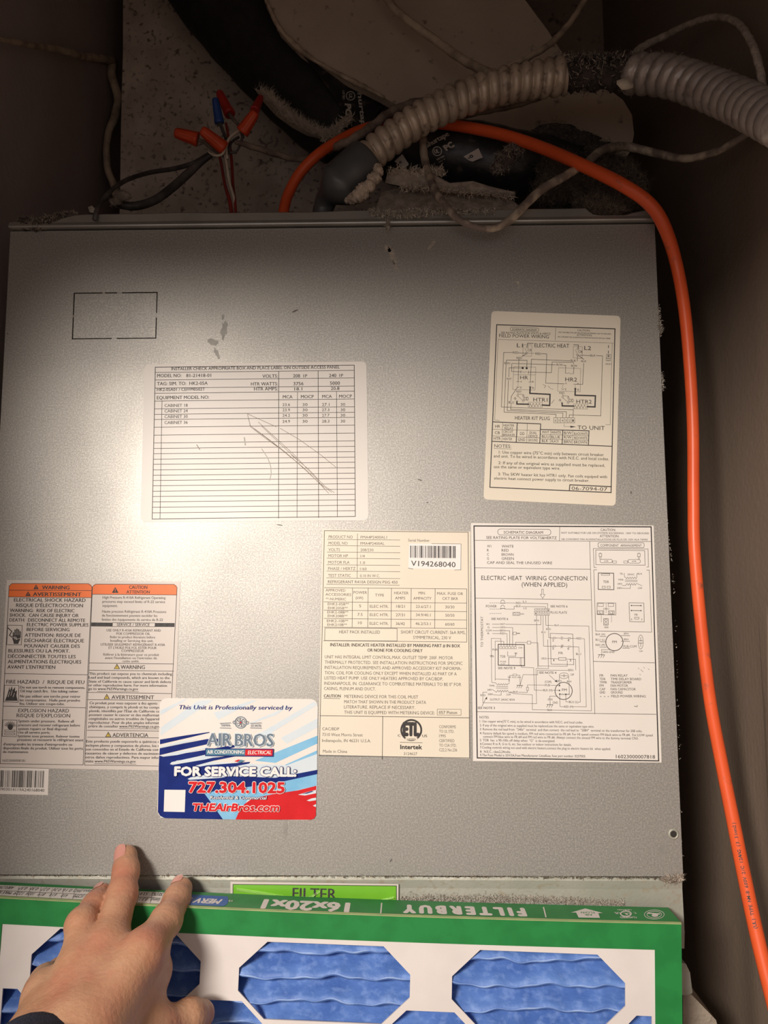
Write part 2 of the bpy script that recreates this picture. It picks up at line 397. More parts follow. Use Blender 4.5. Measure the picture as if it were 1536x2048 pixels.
zc = (kz0+kz1)/2
mb.box((kx1-2*g, 0.0004, zc-0.002), (kx1+g, 0.003, zc+0.002)); xc = (kx0+kx1)/2
mb.box((xc-0.002, 0.0004, kz0-g), (xc+0.002, 0.003, kz0+2*g)); mb.box((xc+0.001, 0.0003, kz1-2*g), (xc+0.005, 0.003, kz1+g))
mb.build('knockout', M['steel'], AH, label='rectangular punched knockout in the panel')
mb = MB(); mb.box((kx0-.002, 0.0055, kz0-.002), (kx1+.002, 0.0075, kz1+.002)); mb.build('knockout_slot_shade', M['dark'], AH)  # near-black sheet, puts the shade inside the knockout slots into colour
# top flange: rolled strip along the top
zf = HP + 0.0012
prof = [(0.006, ZT), (-0.0025, ZT-0.0003), (-0.0035, ZT-0.0012), (-0.0035, zf+0.0040), (-0.0042, zf+0.0025), (-0.0046, zf+0.0012), (-0.0042, zf+0.0002), (-0.002, zf), (0.006, zf)]
notch = [(0,40),(48,40),(70,36),(100,24),(125,8),(150,1),(170,0),(1172,0),(1178,9),(1184,14),(1205,18),(1225,22),(1245,19),(1262,11),(1285,6),(1300,3),(1312,5)]
def dip(x):
    px = 768+(x-CAM.x)*F/0.62 if False else 664 + (x)*2453
    for (p0,d0),(p1,d1) in zip(notch[:-1],notch[1:]):
        if p0 <= px <= p1: return min(0.0118, (d0+(d1-d0)*(px-p0)/(p1-p0))/2600.0)
    return 0.0
mb = MB(); xa, xb = -W2+0.0005, W2-0.0005
nx = 170
for i in range(nx+1):
    x = xa + (xb-xa)*i/nx
    wob = 0.0003*math.sin(x*37)+0.0002*math.sin(x*91)
    sag = 0.0 if x < W2-0.014 else (x-(W2-0.014))*0.22
    mb.v += [(x, y, max(zf+0.0042 if k == 3 else zf+0.0046+0.0001*(3-k), z + wob - dip(x)) if k < 4 else z) for k, (y, z) in enumerate(prof)]
m_ = len(prof)
for i in range(nx):
    for k in range(m_): mb.f.append((i*m_+k, i*m_+(k+1)%m_, (i+1)*m_+(k+1)%m_, (i+1)*m_+k))
mb.f.append(tuple(range(m_))); mb.f.append(tuple(nx*m_+k for k in range(m_)))
mb.build('top_flange', M['flange'], AH, label='narrow rolled steel flange along the cabinet top')
# seams
mb = MB(); mb.box((-W2, 0.0065, -0.003), (W2, 0.0078, 0.001)); mb.build('seam_gap', M['dark'], AH)
# lower rail, slightly uneven
mb = MB(); rz1, rz0 = -0.0016, -0.052
nx = 50
for i in range(nx+1):
    x = -W2 + 2*W2*i/nx
    d = 0.0005*math.sin(x*23) ; dz = 0.0005*math.sin(x*41+1)
    mb.v += [(x, 0.004, rz0), (x, 0.002, rz0+0.012), (x, 0.003+d, -0.010), (x, 0.0025+d, -0.004), (x, 0.003+d, rz1+dz), (x, 0.008, rz1)]
for i in range(nx):
    for k in range(5): mb.f.append((i*6+k, i*6+k+1, (i+1)*6+k+1, (i+1)*6+k))
mb.box((W2-0.0004, 0.004, rz0), (W2, 0.02, rz1)); mb.box((-W2, 0.004, rz0), (-W2+0.0004, 0.02, rz1))
mb.build('lower_rail', M['rail'], AH, label='dull dusty steel rail below the access panel')
# grime along the seam and on the rail
def grime_line(pts, n, wd, L, seed, m='grime', name='seam_grime'):
    def roots(r):
        i = r.randrange(len(pts)-1); t = r.random(); a, b = pts[i], pts[i+1]
        return P(a[0]*(1-t)+b[0]*t, a[1]*(1-t)+b[1]*t + r.gauss(0, a[2]), a[3]) 
    return fibers(name, M[m], AH, roots, n, L, wd, (0, -0.3, 0), 1.0, seed)
grime_line([(-30,1748.5,1.0,0.001),(420,1750,1.2,0.001),(900,1752,1.0,0.001),(1367,1756,1.0,0.001)], 1500, 0.0005, 0.0018, 3)
grime_line([(800,1800,5,0.0015),(1060,1799,4,0.0015),(1250,1808,4,0.0015)], 2600, 0.0006, 0.0011, 4, 'residue', 'rail_dust')
grime_line([(1325,1757,3,0.0005),(1345,1757,3,0.0),(1365,1754,2,0.0)], 500, 0.0006, 0.003, 5, 'dust_pale', 'corner_lint')
grime_line([(1316,615,3,0.001),(1318,650,4,0.0),(1322,665,2,0.0)], 200, 0.0007, 0.003, 6, 'residue', 'edge_residue')
grime_line([(1324,745,1,0.0005),(1326,785,1,0.0005)], 60, 0.0005, 0.002, 8, 'residue', 'edge_residue')
grime_line([(1334,1030,1.5,0.0),(1338,1080,1.5,0.0),(1350,1200,1,0.0),(1366,1745,1.5,0.0)], 70, 0.0004, 0.0014, 9, 'residue', 'edge_residue')
grime_line([(740,424,3,-0.005),(800,428,4,-0.005),(860,424,2,-0.005),(990,424,2,-0.005)], 1900, 0.0009, 0.0024, 10, 'residue', 'flange_dust')
grime_line([(772,440,5,-0.005),(778,452,3,-0.005)], 60, 0.0007, 0.004, 11, 'residue', 'flange_dust')
# smears of residue and dark smudges on the panel (flat stains of their own shape)
def patch(cx, cy, rx, ry, ang, m, name, seed, n=18):
    r = random.Random(seed); mbp = MB(); mbp.flat = True; pts = []
    for i in range(n):
        a = 2*math.pi*i/n; k = r.uniform(0.6, 1.15); x, y = rx*k*math.cos(a), ry*k*math.sin(a)
        pts.append(P(cx + x*math.cos(ang)-y*math.sin(ang), cy + x*math.sin(ang)+y*math.cos(ang), -0.00012))
    mbp.add(pts, [tuple(range(n))]); return mbp.build(name, M[m], AH)
for i, a in enumerate([(448,660,7,20,.15,'smudge'),(427,684,13,7,.2,'smudge'),(433,706,5,13,-.5,'smudge'),(446,634,3,6,.1,'smudge'),
          (590,622,7,2,-.5,'ink_soft'),(785,512,7,27,-.35,'residue'),(776,497,10,7,.3,'residue'),(862,491,5,13,.7,'residue'),
          (791,532,4,13,-.5,'residue'),(1036,566,5,4,0,'residue'),(571,1658,5,22,.02,'smudge'),(782,1721,4,1.5,-.8,'ink_soft'),
          (208,586,6,2,.5,'residue'),(145,632,3,3,0,'residue'),(840,960,5,1.2,.3,'ink_soft'),(855,1005,3,1,.1,'ink_soft'),(1262,985,2,3,.2,'ink_soft'),
          (15,667,2,1,0,'ink_soft'),(560,1050,6,1.2,.1,'ink_soft'),(1325,1705,10,16,.05,'smudge')]):
    patch(*a, 'residue_smear' if a[5] == 'residue' else 'smudge_mark', 40+i)
# screw hole
hc = P(1347, 1668, 0.0)
sh = MB(); n = 24
for r_, y in ((0.0040, -0.0001), (0.0036, -0.0008), (0.0026, -0.0008), (0.0022, 0.0), (0.0020, 0.003)):
    sh.v += [(hc.x + r_*math.cos(2*math.pi*i/n), y, hc.z + r_*math.sin(2*math.pi*i/n)) for i in range(n)]
for j in range(4):
    for i in range(n): sh.f.append((j*n+i, j*n+(i+1)%n, (j+1)*n+(i+1)%n, (j+1)*n+i))
so = sh.build('screw_hole_rim', M['rail'], AH, True)
sh = MB(); sh.flat = True; sh.add([(hc.x+.0024*math.cos(2*math.pi*i/n), -0.0003, hc.z+.0024*math.sin(2*math.pi*i/n)) for i in range(n)], [tuple(range(n))]); sh.build('screw_hole', M['dark'], AH, label='empty dark screw hole')
# small ledge that carries the filter, below the frame, and a raised dusty plate on the cabinet top
mb = MB(); mb.box((-W2+0.004, -0.045, -0.478), (W2-0.004, 0.03, -0.470)); mb.build('filter_ledge', M['rail'], AH)
mb = MB()
q = [P(752,412,0.035), P(770,383,0.055), P(1010,388,0.055), P(1050,412,0.035)]
mb.prism([P(748,430,0.03), P(762,385,0.045), P(800,374,0.05), P(1000,380,0.05), P(1060,430,0.03)], (0, 0.10, 0))
mb.build('raised_plate', M['dust_pale'], AH, label='dusty grey raised plate on the cabinet top')
# ------------------------------------------------------------------ stickers on the panel
FR = Vector((0, -0.00026, 0)); NF = (0, -1, 0)
# 1. installer label
st = sticker('installer_label', [(289,729),(733,723),(737,1041),(281,1044)], M['paper'], AH,
             'white installer label with a ruled table and pencil scribble', r=11)
c = Ctx(FR, NF, -0.0105); c.crop(270, 710, 3.2)
c.rect(130, 80, 1403, 1048, 3.5) if False else c.L([(130,78),(1403,65),(1410,1033),(110,1050),(130,78)], 4)
def xl(y): return 130 - 20*(y-78)/972
for y in (112,160,212,245,295,345,380,413,462,513,563,598,632,667,700,735,770,803,837,872,906,940,975,1010):
    c.L([(xl(y), y), (1403+7*(y-70)/965, y-13.5)], 3.2)
c.L([(173,294),(160,1050)], 3); c.L([(920,104),(919,1045)], 3.5); c.L([(1040,236),(1037,1040)], 3); c.L([(1172,102),(1175,1040)], 3.5); c.L([(1290,236),(1295,1036)], 3)
B = 0.012
c.T(233,98,1310,19,'INSTALLER CHECK APPROPRIATE BOX AND PLACE LABEL ON OUTSIDE ACCESS PANEL',B)
c.T(142,143,297,21,'MODEL NO:',B); c.T(328,142,487,21,'81-21418-01',B); c.T(815,146,914,21,'VOLTS:',B); c.T(1012,144,1056,21,'208',B); c.T(1078,143,1102,19,'1P',B); c.T(1242,142,1288,21,'240',B); c.T(1308,140,1332,19,'1P',B)
c.T(141,194,465,21,'TAG: SIM. TO:  HK2-05A',B); c.T(742,196,914,21,'HTR WATTS:',B); c.T(1014,194,1078,21,'3756',B); c.T(1248,191,1311,21,'5000',B)
c.T(141,231,447,19,'HK2-05A01 / CEFFM0502T',B); c.T(762,228,914,21,'HTR AMPS:',B); c.T(1020,227,1070,20,'18.1',B); c.T(1254,224,1308,20,'20.8',B)
c.T(140,284,474,21,'EQUIPMENT MODEL NO:',B)
for x,t in ((946,'MCA'),(1062,'MOCP'),(1198,'MCA'),(1306,'MOCP')): c.T(x,278-(x-946)*.01,x+(62 if t=='MCA' else 82),20,t,B)
for y,t in ((333,'18'),(368,'24'),(404,'30'),(442,'36')): c.T(189,y,337,19,'CABINET '+t,0.006)
for y,r_ in ((327,('23.6','30','27.1','30')),(361,('23.9','30','27.3','30')),(396,('24.2','30','27.7','30')),(434,('24.9','30','28.3','30'))):
    for x,wd,t in zip((944,1072,1197,1316),(48,32,47,29),r_): c.T(x,y-(x-944)*.004,x+wd,18,t,0.004)
for pts in ([(712,372),(760,395),(860,440),(905,460)],[(930,470),(1050,540),(1190,640),(1285,718)],[(735,450),(850,535),(960,620),(1100,740),(1240,885)],
            [(790,430),(900,530),(1020,640),(1160,790),(1225,870)],[(760,470),(905,580),(1040,690),(1180,820),(1260,880)],[(720,380),(740,460),(830,530),(930,600)],[(1000,640),(1110,730),(1215,840),(1275,880)],[(810,455),(930,570),(1060,690)]):
    c.L(pts, 2.6, ink='ink_brown', lay=2)
c.L([(812,602),(850,660),(868,710),(872,760),(862,800)], 5, ink='smudge', lay=2)
c.L([(700,530),(706,575)], 8, ink='smudge', lay=2); c.L([(395,575),(415,605)], 4, ink='ink_brown', lay=2)
c.build(st, {'ink':'printed_text','ink_brown':'pencil_scribble','smudge':'smudge_mark'})
# 2. heater schematic label
st = sticker('heater_schematic_label', [(983,622),(1241,632),(1231,1012),(967,999)], M['paper_cream'], AH,
             'tan heater wiring schematic label with rounded corners and notes', r=9)
c = Ctx(FR, NF, 0.034); c.crop(950, 610, 4.877)
c.L([(212,192),(1365,233),(1327,1830),(145,1778),(212,192)], 9)
c.L([(787,222),(782,342)], 3); c.L([(225,335),(1352,372)], 2.5); c.L([(225,335),(192,1122),(240,1126)], 2.5); c.L([(1338,372),(1318,1168),(1275,1166)], 2.5)
c.rrect(343,216,622,252,16,3)
I='ink'; 
c.T(362,246,600,19,'SCHEMATIC DIAGRAM',.006); c.T(255,278,735,18,'SEE RATING PLATE FOR VOLTS & HERTZ',.004,y1=290); c.T(235,314,720,32,'FIELD POWER WIRING',y1=326)
c.T(998,255,1122,18,'CAUTION:',.004); c.T(815,272,1325,12,'NOT SUITABLE FOR USE ON SYSTEMS EXCEEDING 150V TO GROUND',.012); c.T(992,301,1142,18,'ATTENTION:',.004); c.T(808,316,1320,12,'NE CONVIENT PAS AUXINSTALLATIONS DE PLUS DE 150V ALA TERRE',.012)
c.T(408,412,466,38,'L1'); c.T(580,412,918,38,'ELECTRIC HEAT',y1=418); c.T(1066,438,1132,38,'L2')
for x,y in ((510,410),(1004,428)):
    c.ring(x,y,9,3); c.ring(x-4,y+60,9,3); c.L([(x-25,y+10),(x-5,y+50)],2.5)
c.L([(470,388),(555,390),(550,500),(466,496),(470,388)],2.2); c.L([(960,404),(1048,407),(1044,520),(958,516),(960,404)],2.2)
c.L([(568,375),(512,374),(512,402)],5); c.L([(962,388),(1008,390),(1006,420)],5); c.T(512,450,550,22,'CB'); c.T(1006,466,1046,22,'CB')
c.L([(500,476),(458,502)],5); c.L([(1008,492),(1060,530)],5); c.L([(1000,495),(998,545)],4)
def wire(pts,w=4): c.L(pts,w)
wire([(365,463),(280,463),(257,995),(960,1022),(955,1100)]); wire([(428,468),(500,470)]); c.T(370,474,424,20,'RED')
wire([(520,470),(578,473)],2.5); c.T(588,484,646,20,'RED'); wire([(652,476),(700,478),(690,762),(870,770)])
c.T(405,526,458,20,'RED'); wire([(428,528),(420,750)])
wire([(1022,490),(1118,494)]); c.T(1124,502,1176,20,'BLK'); wire([(1182,494),(1244,497),(1226,1082),(920,1072),(918,1100)])
wire([(505,612),(508,540),(306,538),(306,555)]); c.T(288,577,342,20,'BRN'); wire([(303,580),(284,1045),(790,1067),(788,1100)])
wire([(463,615),(332,612),(330,700)]); c.T(306,730,356,20,'WHT'); wire([(326,735),(314,1030),(858,1055),(855,1100)])
wire([(540,750),(550,530),(925,544)]); c.T(932,552,986,20,'BLK'); wire([(1060,570),(1050,774),(965,772)]); c.T(1036,556,1088,18,'BLK')
wire([(962,575),(960,560),(752,556),(745,660),(525,655)]); wire([(448,652),(356,648),(360,570),(785,584)]); c.T(796,592,856,20,'R/W'); wire([(862,588),(884,588),(882,665)]); c.T(938,602,998,20,'B/W'); wire([(965,605),(960,670)])
wire([(882,665),(905,668),(915,660),(930,670),(960,670)],2.5)
wire([(448,640),(448,664)]); wire([(522,644),(522,668)]); wire([(455,655),(470,650),(480,660),(495,650),(515,656)],2.5)
c.disc(465,615,11); c.disc(504,617,11)
c.L([(378,602),(592,606),(586,830),(368,824),(378,602)],2.2); c.L([(376,680),(590,682)],2.2); c.L([(815,612),(1030,620),(1026,846),(806,840),(815,612)],2.2)
c.T(440,724,518,34,'HR'); c.T(880,744,994,38,'HR2'); c.T(442,756,454,16,'4'); c.T(556,756,570,16,'8'); c.T(438,812,454,18,'2'); c.T(556,816,574,18,'6'); c.T(880,772,892,16,'4'); c.T(998,772,1010,12,'8'); c.T(876,830,890,18,'2'); c.T(998,834,1014,18,'6')
for x,y in ((420,750),(538,752),(856,770),(978,772)):
    wire([(x-16,y),(x+14,y)],3); wire([(x-14,y+44),(x,y+56),(x+14,y+46)],3); wire([(x,y+12),(x,y+22)],2.5); wire([(x,y+28),(x,y+38)],2.5)
wire([(415,800),(355,890),(350,935)]); c.T(328,960,380,22,'BLU'); wire([(352,965),(347,1018),(892,1042),(888,1100)])
c.T(404,852,452,18,'RED'); c.T(822,866,872,18,'RED')
wire([(538,800),(535,862),(732,872),(728,980),(655,976)],13); wire([(522,968),(408,966),(408,945)],13)
wire([(978,815),(976,880),(1174,886),(1170,994),(1095,992)],13); wire([(962,986),(850,984),(850,960)],13)
for x,y in ((418,860),(856,876)):
    wire([(x,y-5),(x,y+8),(x+55,y+14),(x+54,y+25)],3); c.ring(x-2,y+22,8,2.5); c.ring(x+54,y+28,8,2.5); wire([(x,y+30),(x+50,y+72)],3); c.ring(x+52,y+78,8,2.5); wire([(x+54,y+36),(x+54,y+70)],2.5); c.ring(x-8,y+78,7,2.5); wire([(x-40,y+55),(x-25,y+40),(x-28,y+65),(x-15,y+50)],3)
c.T(480,930,522,34,'DD'); c.T(568,940,706,36,'HTR1'); c.T(918,948,962,34,'DD'); c.T(988,958,1138,36,'HTR2')
for x,y in ((520,948),(960,964)):
    c.L([(x,y),(x+138,y+4),(x+136,y+52),(x-2,y+48),(x,y)],2.2); c.L([(x+8,y+46)]+[(x+18+15*i,y+(10 if i%2==0 else 44)) for i in range(8)],3)
c.L([(1302,395),(1301,418)],6); c.L([(1301,448),(1300,470)],6); c.L([(1282,480),(1324,482),(1320,545),(1278,543),(1282,480)],3); c.L([(1280,518),(1322,520)],3); c.ring(1302,498,6,6); c.ring(1300,532,9,2); c.T(1272,582,1328,14,'GND')
c.T(390,1118,728,34,'HEATER KIT PLUG',y1=1124)
for i,t in enumerate('654321'):
    x = 768+34*i; c.L([(x,1100),(x+34,1101),(x+34,1150),(x,1149),(x,1100)],3); c.T(x+11,1138,x+24,22,t)
c.L([(870,1162),(868,1185),(935,1187)],2.5); c.fill([(930,1178),(985,1188),(930,1197)]); c.T(1000,1214,1265,38,'TO UNIT',y1=1220)
# legend table
c.L([(175,1140),(640,1160),(632,1342)],8); c.L([(412,1150),(402,1332)],8); c.L([(636,1214),(1112,1228),(1106,1360)],8); c.L([(856,1222),(850,1352)],8); c.L([(168,1330),(1332,1378)],8)
c.L([(270,1146),(262,1330)],3); c.L([(510,1156),(504,1336)],3); c.L([(738,1218),(732,1346)],3); c.L([(955,1226),(950,1354)],3)
c.L([(172,1212),(634,1226)],3); c.L([(170,1276),(632,1296)],3); c.L([(636,1262),(1108,1276)],3); c.L([(634,1306),(1106,1320)],3)
for x,y,x1,h,t in ((196,1196,244,26,'HR'),(278,1184,382,22,'HEATER'),(288,1213,372,22,'RELAY'),(192,1258,242,26,'CB'),(274,1246,372,22,'CIRCUIT'),(272,1277,390,22,'BREAKER'),(182,1315,250,28,'HTR'),(274,1318,362,24,'HEATER'),
  (440,1268,482,28,'DD'),(532,1258,602,24,'DUAL'),(520,1290,610,24,'DEVICE'),(418,1326,490,28,'GND'),(516,1330,612,26,'GROUND'),(652,1252,724,26,'WHT'),(742,1256,838,26,'WHITE'),(652,1296,724,26,'BLU'),(742,1300,830,26,'BLUE'),(652,1338,714,26,'BLK'),(744,1340,818,24,'BLACK'),
  (868,1260,944,26,'B/W'),(966,1266,1098,24,'BLACK/WHITE'),(868,1302,942,26,'R/W'),(966,1308,1096,24,'RED/WHITE'),(868,1346,940,26,'BRN'),(966,1350,1092,26,'BROWN')):
    c.T(x,y,x1,h,t,y1=y+.02*(x1-x))
c.T(188,1390,352,32,'NOTES:',y1=1394); c.L([(184,1398),(354,1406)],3)
c.slope=.026
for x,y,x1,t in ((232,1448,1256,'1: Use copper wire (75°C min) only between circuit breaker'),(182,1486,1306,'and unit. To be wired in accordance with N.E.C. and local codes.'),(228,1552,1266,'2: If any of the original wire as supplied must be replaced,'),(184,1590,830,'use the same or equivalent type wire.'),(226,1662,1288,'3: The 5KW heater kit has HTR1 only. Fan coils equiped with'),(186,1702,1114,'electric heat connect power supply to circuit breaker.')):
    c.T(x,y,x1,28,t,0.004)
c.L([(920,1812),(925,1754),(1330,1772)],9); c.T(942,1804,1290,34,'06-7094-07',y1=1814)
c.L([(665,775),(690,790),(676,808)],4,ink='ink_brown'); c.L([(715,790),(732,810)],4,ink='ink_brown'); c.L([(735,815),(762,822)],3,ink='ink_brown'); c.L([(745,960),(772,925)],4,ink='ink_brown')
c.build(st, {'ink':'printed_text','ink_brown':'pencil_scribble'})
# 3. rating plate
st = sticker('rating_plate', [(645,1059),(941,1063),(939,1517),(637,1509)], M['paper_cream'], AH,
             'cream rating plate label with serial barcode and certification mark')
c = Ctx(FR, NF, 0.009); c.crop(630, 1040, 4.8)
c.L([(90,103),(1470,117),(1484,2284),(42,2262),(90,103)],5)
for i,(y,a,b) in enumerate(((176,'PRODUCT NO',"FMA4P2400AL1"),(236,'MODEL NO','FMA4P2400AL'),(298,'VOLTS','208/230'),(357,'MOTOR HP','1/4'),(420,'MOTOR FLA','1.0'),(480,'PHASE / HERTZ','1/60'),(546,'TEST STATIC','0.10 IN W.C.'))):
    wa = {'VOLTS':110,'MODEL NO':182,'MOTOR HP':188}.get(a, 15.6*len(a)+40 if a!='PHASE / HERTZ' else 262)
    wa = {'PRODUCT NO':230,'MODEL NO':182,'VOLTS':110,'MOTOR HP':188,'MOTOR FLA':204,'PHASE / HERTZ':262,'TEST STATIC':218}[a]
    wb = {'FMA4P2400AL1':252,'FMA4P2400AL':230,'208/230':125,'1/4':42,'1.0':46,'1/60':62,'0.10 IN W.C.':190}[b]
    c.T(131-i,y,131-i+wa,28,a,ink='ink_soft',y1=y+1); c.T(438-i,y+2,438-i+wb,26,b,ink='ink_soft',y1=y+3)
    c.L([(120-i*1.5,y+10),(815,y+16)],3.5)
c.L([(408,132),(404,560)],3.5); c.T(124,606,792,28,'REFRIGERANT R410A DESIGN PSIG 450',.004,ink='ink_soft',y1=612); c.L([(110,617),(810,626)],3.5)
c.T(894,207,1100,26,'Serial Number',ink='ink_soft')
c.fill([(905,226),(1400,230),(1398,476),(896,466)],'white_ink',1); c.L([(1120,228),(1402,230),(1400,478),(1340,480)],3.5,ink='ink_soft',lay=2); c.L([(896,462),(940,470)],4,lay=2)
c.lay=3; c.bars(914,246,1362,362,30,5); c.T(922,440,1348,50,'V194268040',.004,y1=454); c.lay=1
c.L([(90,650),(1456,662),(1456,1172),(82,1158)],4); c.L([(86,786),(1456,798)],4); c.L([(86,865),(1456,880)],4); c.L([(86,945),(1456,960)],4); c.L([(86,1028),(1456,1042)],4)
for x,a,b in ((360,652,1028),(510,653,1030),(734,655,1034),(923,657,1036),(1153,660,1040)): c.L([(x,a),(x-4,b)],4)
c.L([(96,1038),(788,1042),(788,1162),(92,1156),(96,1038)],4)
S='ink_soft'
for x,y,x1,h,t in ((102,686,292,25,'APPROVED'),(100,726,348,25,'ACCESSORIES'),(102,770,298,25,'**-NUMERIC'),(370,708,500,26,'POWER'),(390,760,462,26,'(kW)'),(576,734,662,26,'TYPE'),(760,713,898,26,'HEATER'),(768,762,866,26,'AMPS'),(994,714,1062,26,'MIN.'),(944,764,1118,26,'AMPACITY'),(1172,718,1422,26,'MAX. FUSE OR'),(1222,766,1374,26,'CKT BKR'),
  (122,818,325,25,'EHK2-05B**'),(124,856,314,24,'EHK205B**'),(118,896,320,25,'EHK2-08B**'),(122,932,312,24,'EHK208B**'),(114,980,318,25,'EHK2-10B**'),(118,1016,308,24,'EHK210B**'),
  (424,838,442,27,'5'),(408,920,456,27,'7.5'),(414,1000,450,27,'10'),(526,842,706,27,'ELEC HTR.'),(526,922,706,27,'ELEC HTR.'),(524,1006,706,27,'ELEC HTR.'),(780,842,862,27,'18/21'),(776,924,862,27,'27/31'),(776,1008,862,27,'36/42'),
  (968,844,1110,27,'23.6/27.1'),(968,924,1110,27,'34.9/40.1'),(964,1008,1110,27,'46.2/53.1'),(1250,848,1338,27,'30/30'),(1252,928,1338,27,'50/50'),(1250,1014,1338,27,'60/60')):
    c.T(x,y,x1,h,t,0.002,ink=S,y1=y+.012*(x1-x))
c.T(232,1088,624,30,'HEAT PACK INSTALLED',.003,ink=S); c.T(824,1090,1444,30,'SHORT CIRCUT CURRENT: 5kA RMS,',.003,ink=S); c.T(942,1142,1306,30,'SYMMETRICAL, 230 V',.003,ink=S)
c.T(147,1212,1392,30,'INSTALLER: INDICATE HEATER INSTALLED BY MARKING PART # IN BOX',.022); c.T(504,1264,1032,30,'OR NONE FOR COOLING ONLY',.022)
c.crop(630, 1270, 4.8, 0.009)
for x,y,x1,t in ((94,224,1324,'UNIT HAS INTEGRAL LIMIT CONTROL.MAX. OUTLET TEMP. 200F. MOTOR'),(94,275,1416,'THERMALLY PROTECTED. SEE INSTALLATION INSTRUCTIONS FOR SPECIFIC'),(92,325,1406,'INSTALLATION REQUIREMENTS AND APPROVED ACCESSORY KIT INFORMA-'),(92,377,1360,'TION. COIL FOR COOLING ONLY EXCEPT WHEN INSTALLED AS PART OF A'),(90,426,1228,'LISTED HEAT PUMP. USE ONLY HEATERS APPROVED BY CAC/BDP,'),(88,478,1404,'INDIANAPOLIS, IN. CLEARANCE TO COMBUSTIBLE MATERIALS TO BE 0" FOR'),(86,528,582,'CASING, PLENUM AND DUCT.'),
  (282,604,990,'METERING DEVICE FOR THIS COIL MUST'),(280,655,1066,'MATCH THAT SHOWN IN THE PRODUCT DATA'),(278,705,960,'LITERATURE. REPLACE IF NECESSARY.'),(280,756,1148,'THIS UNIT IS EQUIPPED WITH METERING DEVICE:')):
    c.T(x,y,x1,30,t,0.002,ink=S)
c.T(85,598,246,28,'CAUTION',.022); c.L([(85,607),(240,610)],4)
c.rect(1174,712,1402,768,3); c.T(1190,757,1364,28,'057 Piston',.004)
c.L([(52,774),(1478,795)],5); c.L([(650,780),(646,1192)],5)
c.T(70,914,232,28,'CAC/BDP',ink=S); c.T(70,970,458,29,'7310 West Morris Street',ink=S); c.T(68,1026,536,29,'Indianapolis, IN 46231 U.S.A.',ink=S); c.T(76,1130,308,29,'Made in China',ink=S)
c.ring(924,912,96,17,n=40); c.T(850,962,996,118,'ETL',.06,y1=964); c.L([(880,998),(970,998)],24,ink='paper_cream',lay=2); c.T(884,1010,966,18,'LISTED',.02,lay=3)
c.T(795,976,820,22,'C',.02); c.T(1030,980,1076,24,'US',.02); c.L([(818,1030),(1030,1034)],4); c.T(820,1094,1026,40,'Intertek',.035); c.T(852,1152,980,26,'3124627',ink=S)
for y,t,x1 in ((894,'CONFORMS',1352),(938,'TO UL STD.',1336),(982,'1995',1254),(1028,'CERTIFIED',1338),(1072,'TO CSA STD.',1358),(1116,'C22.2 No.236',1364)): c.T(1192,y,x1,28,t,ink=S)
c.build(st, {'ink':'printed_text','ink_soft':'printed_grey_text','white_ink':'serial_sticker','paper_cream':'seal_gap'})
# 4. wiring diagram label
st = sticker('wiring_diagram_label', [(942,1046),(1307,1051),(1323,1525),(946,1522)], M['paper'], AH,
             'large off-white wiring diagram label with component arrangement column')
c = Ctx(FR, NF, 0.006); c.crop(935, 1035, 3.84)
c.L([(50,65),(1410,72),(1468,1869),(75,1846),(50,65)],9)
c.L([(708,70),(706,178)],3); c.L([(58,175),(1408,185)],3); c.rrect(232,88,640,134,20,3)
c.T(278,124,580,21,'SCHEMATIC DIAGRAM',.003); c.T(144,164,685,21,'SEE RATING PLATE FOR VOLTS&HERTZ',.003)
c.T(1022,104,1138,19,'CAUTION:',.003); c.T(720,124,1394,13,'NOT SUITABLE FOR USE ON SYSTEMS EXCEEDING  150V TO GROUND',.008); c.T(1016,152,1164,19,'ATTENTION:',.003); c.T(722,172,1384,12,'NE CONVIENT PAS AUXINSTALLATIONS DE PLUS DE 150V ALA TERRE',.008)
for y,a,b,wb in ((230,'W1','WHITE',92),(261,'R','RED',54),(293,'C','BROWN',92),(324,'G','GREEN',94)): c.T(150,y,150+(32 if a=='W1' else 14),20,a); c.T(262,y+1,262+wb,20,b)
c.T(150,356,650,20,'CAP AND SEAL THE UNUSED WIRE')
c.L([(938,183),(978,1508)],3); c.L([(58,386),(942,398)],3); c.T(106,480,920,33,'ELECTRIC HEAT  WIRING CONNECTION',y1=484); c.T(416,530,766,33,'(WHEN APPLIED)',y1=533)
c.L([(570,550),(570,592),(558,590),(577,622),(595,591),(583,592),(583,550),(570,550)],2.5); c.L([(62,619),(948,633)],3)
def w2(p,w=2.6): c.L(p,w)
for y in (656,703,737):
    for i in range(6): w2([(170+i*16,y),(180+i*16,y+.3)],2.4)
for y in (640,680): c.ring(270,y+8,14,3,n=12,a0=180,a1=360); w2([(252,y+18),(288,y+18)],4)
w2([(285,656),(368,657)]); c.T(372,664,410,15,'RED'); w2([(412,658),(616,662),(614,700)]); c.T(426,652,450,13,'L1')
w2([(285,703),(358,704),(358,682),(370,682)]); c.T(373,688,410,15,'BLK'); w2([(412,683),(600,686),(598,700)]); c.T(430,702,454,13,'L2')
c.T(142,690,224,18,'POWER'); c.rect(348,728,402,752,2.5); c.T(404,746,434,11,'GND'); c.ring(362,740,8,2); c.ring(386,741,8,2)
c.T(183,786,312,16,'SEE NOTE 6',.012); c.T(637,690,768,16,'SEE NOTE 6',.012); c.T(638,738,764,18,'PLUG PLATE')
for r_ in range(2):
    for i in range(6): x=515+19*i; y=700+25*r_; c.rect(x,y,x+19,y+25,2.4); c.T(x+6,y+19,x+13,12,'654321'[i] if r_==0 else '123456'[i])
w2([(530,750),(530,785)]); c.T(512,798,548,14,'BRN'); w2([(530,802),(540,1150)]); w2([(563,752),(563,824),(292,820)]); c.T(250,826,288,14,'WHT'); w2([(190,819),(246,820)])
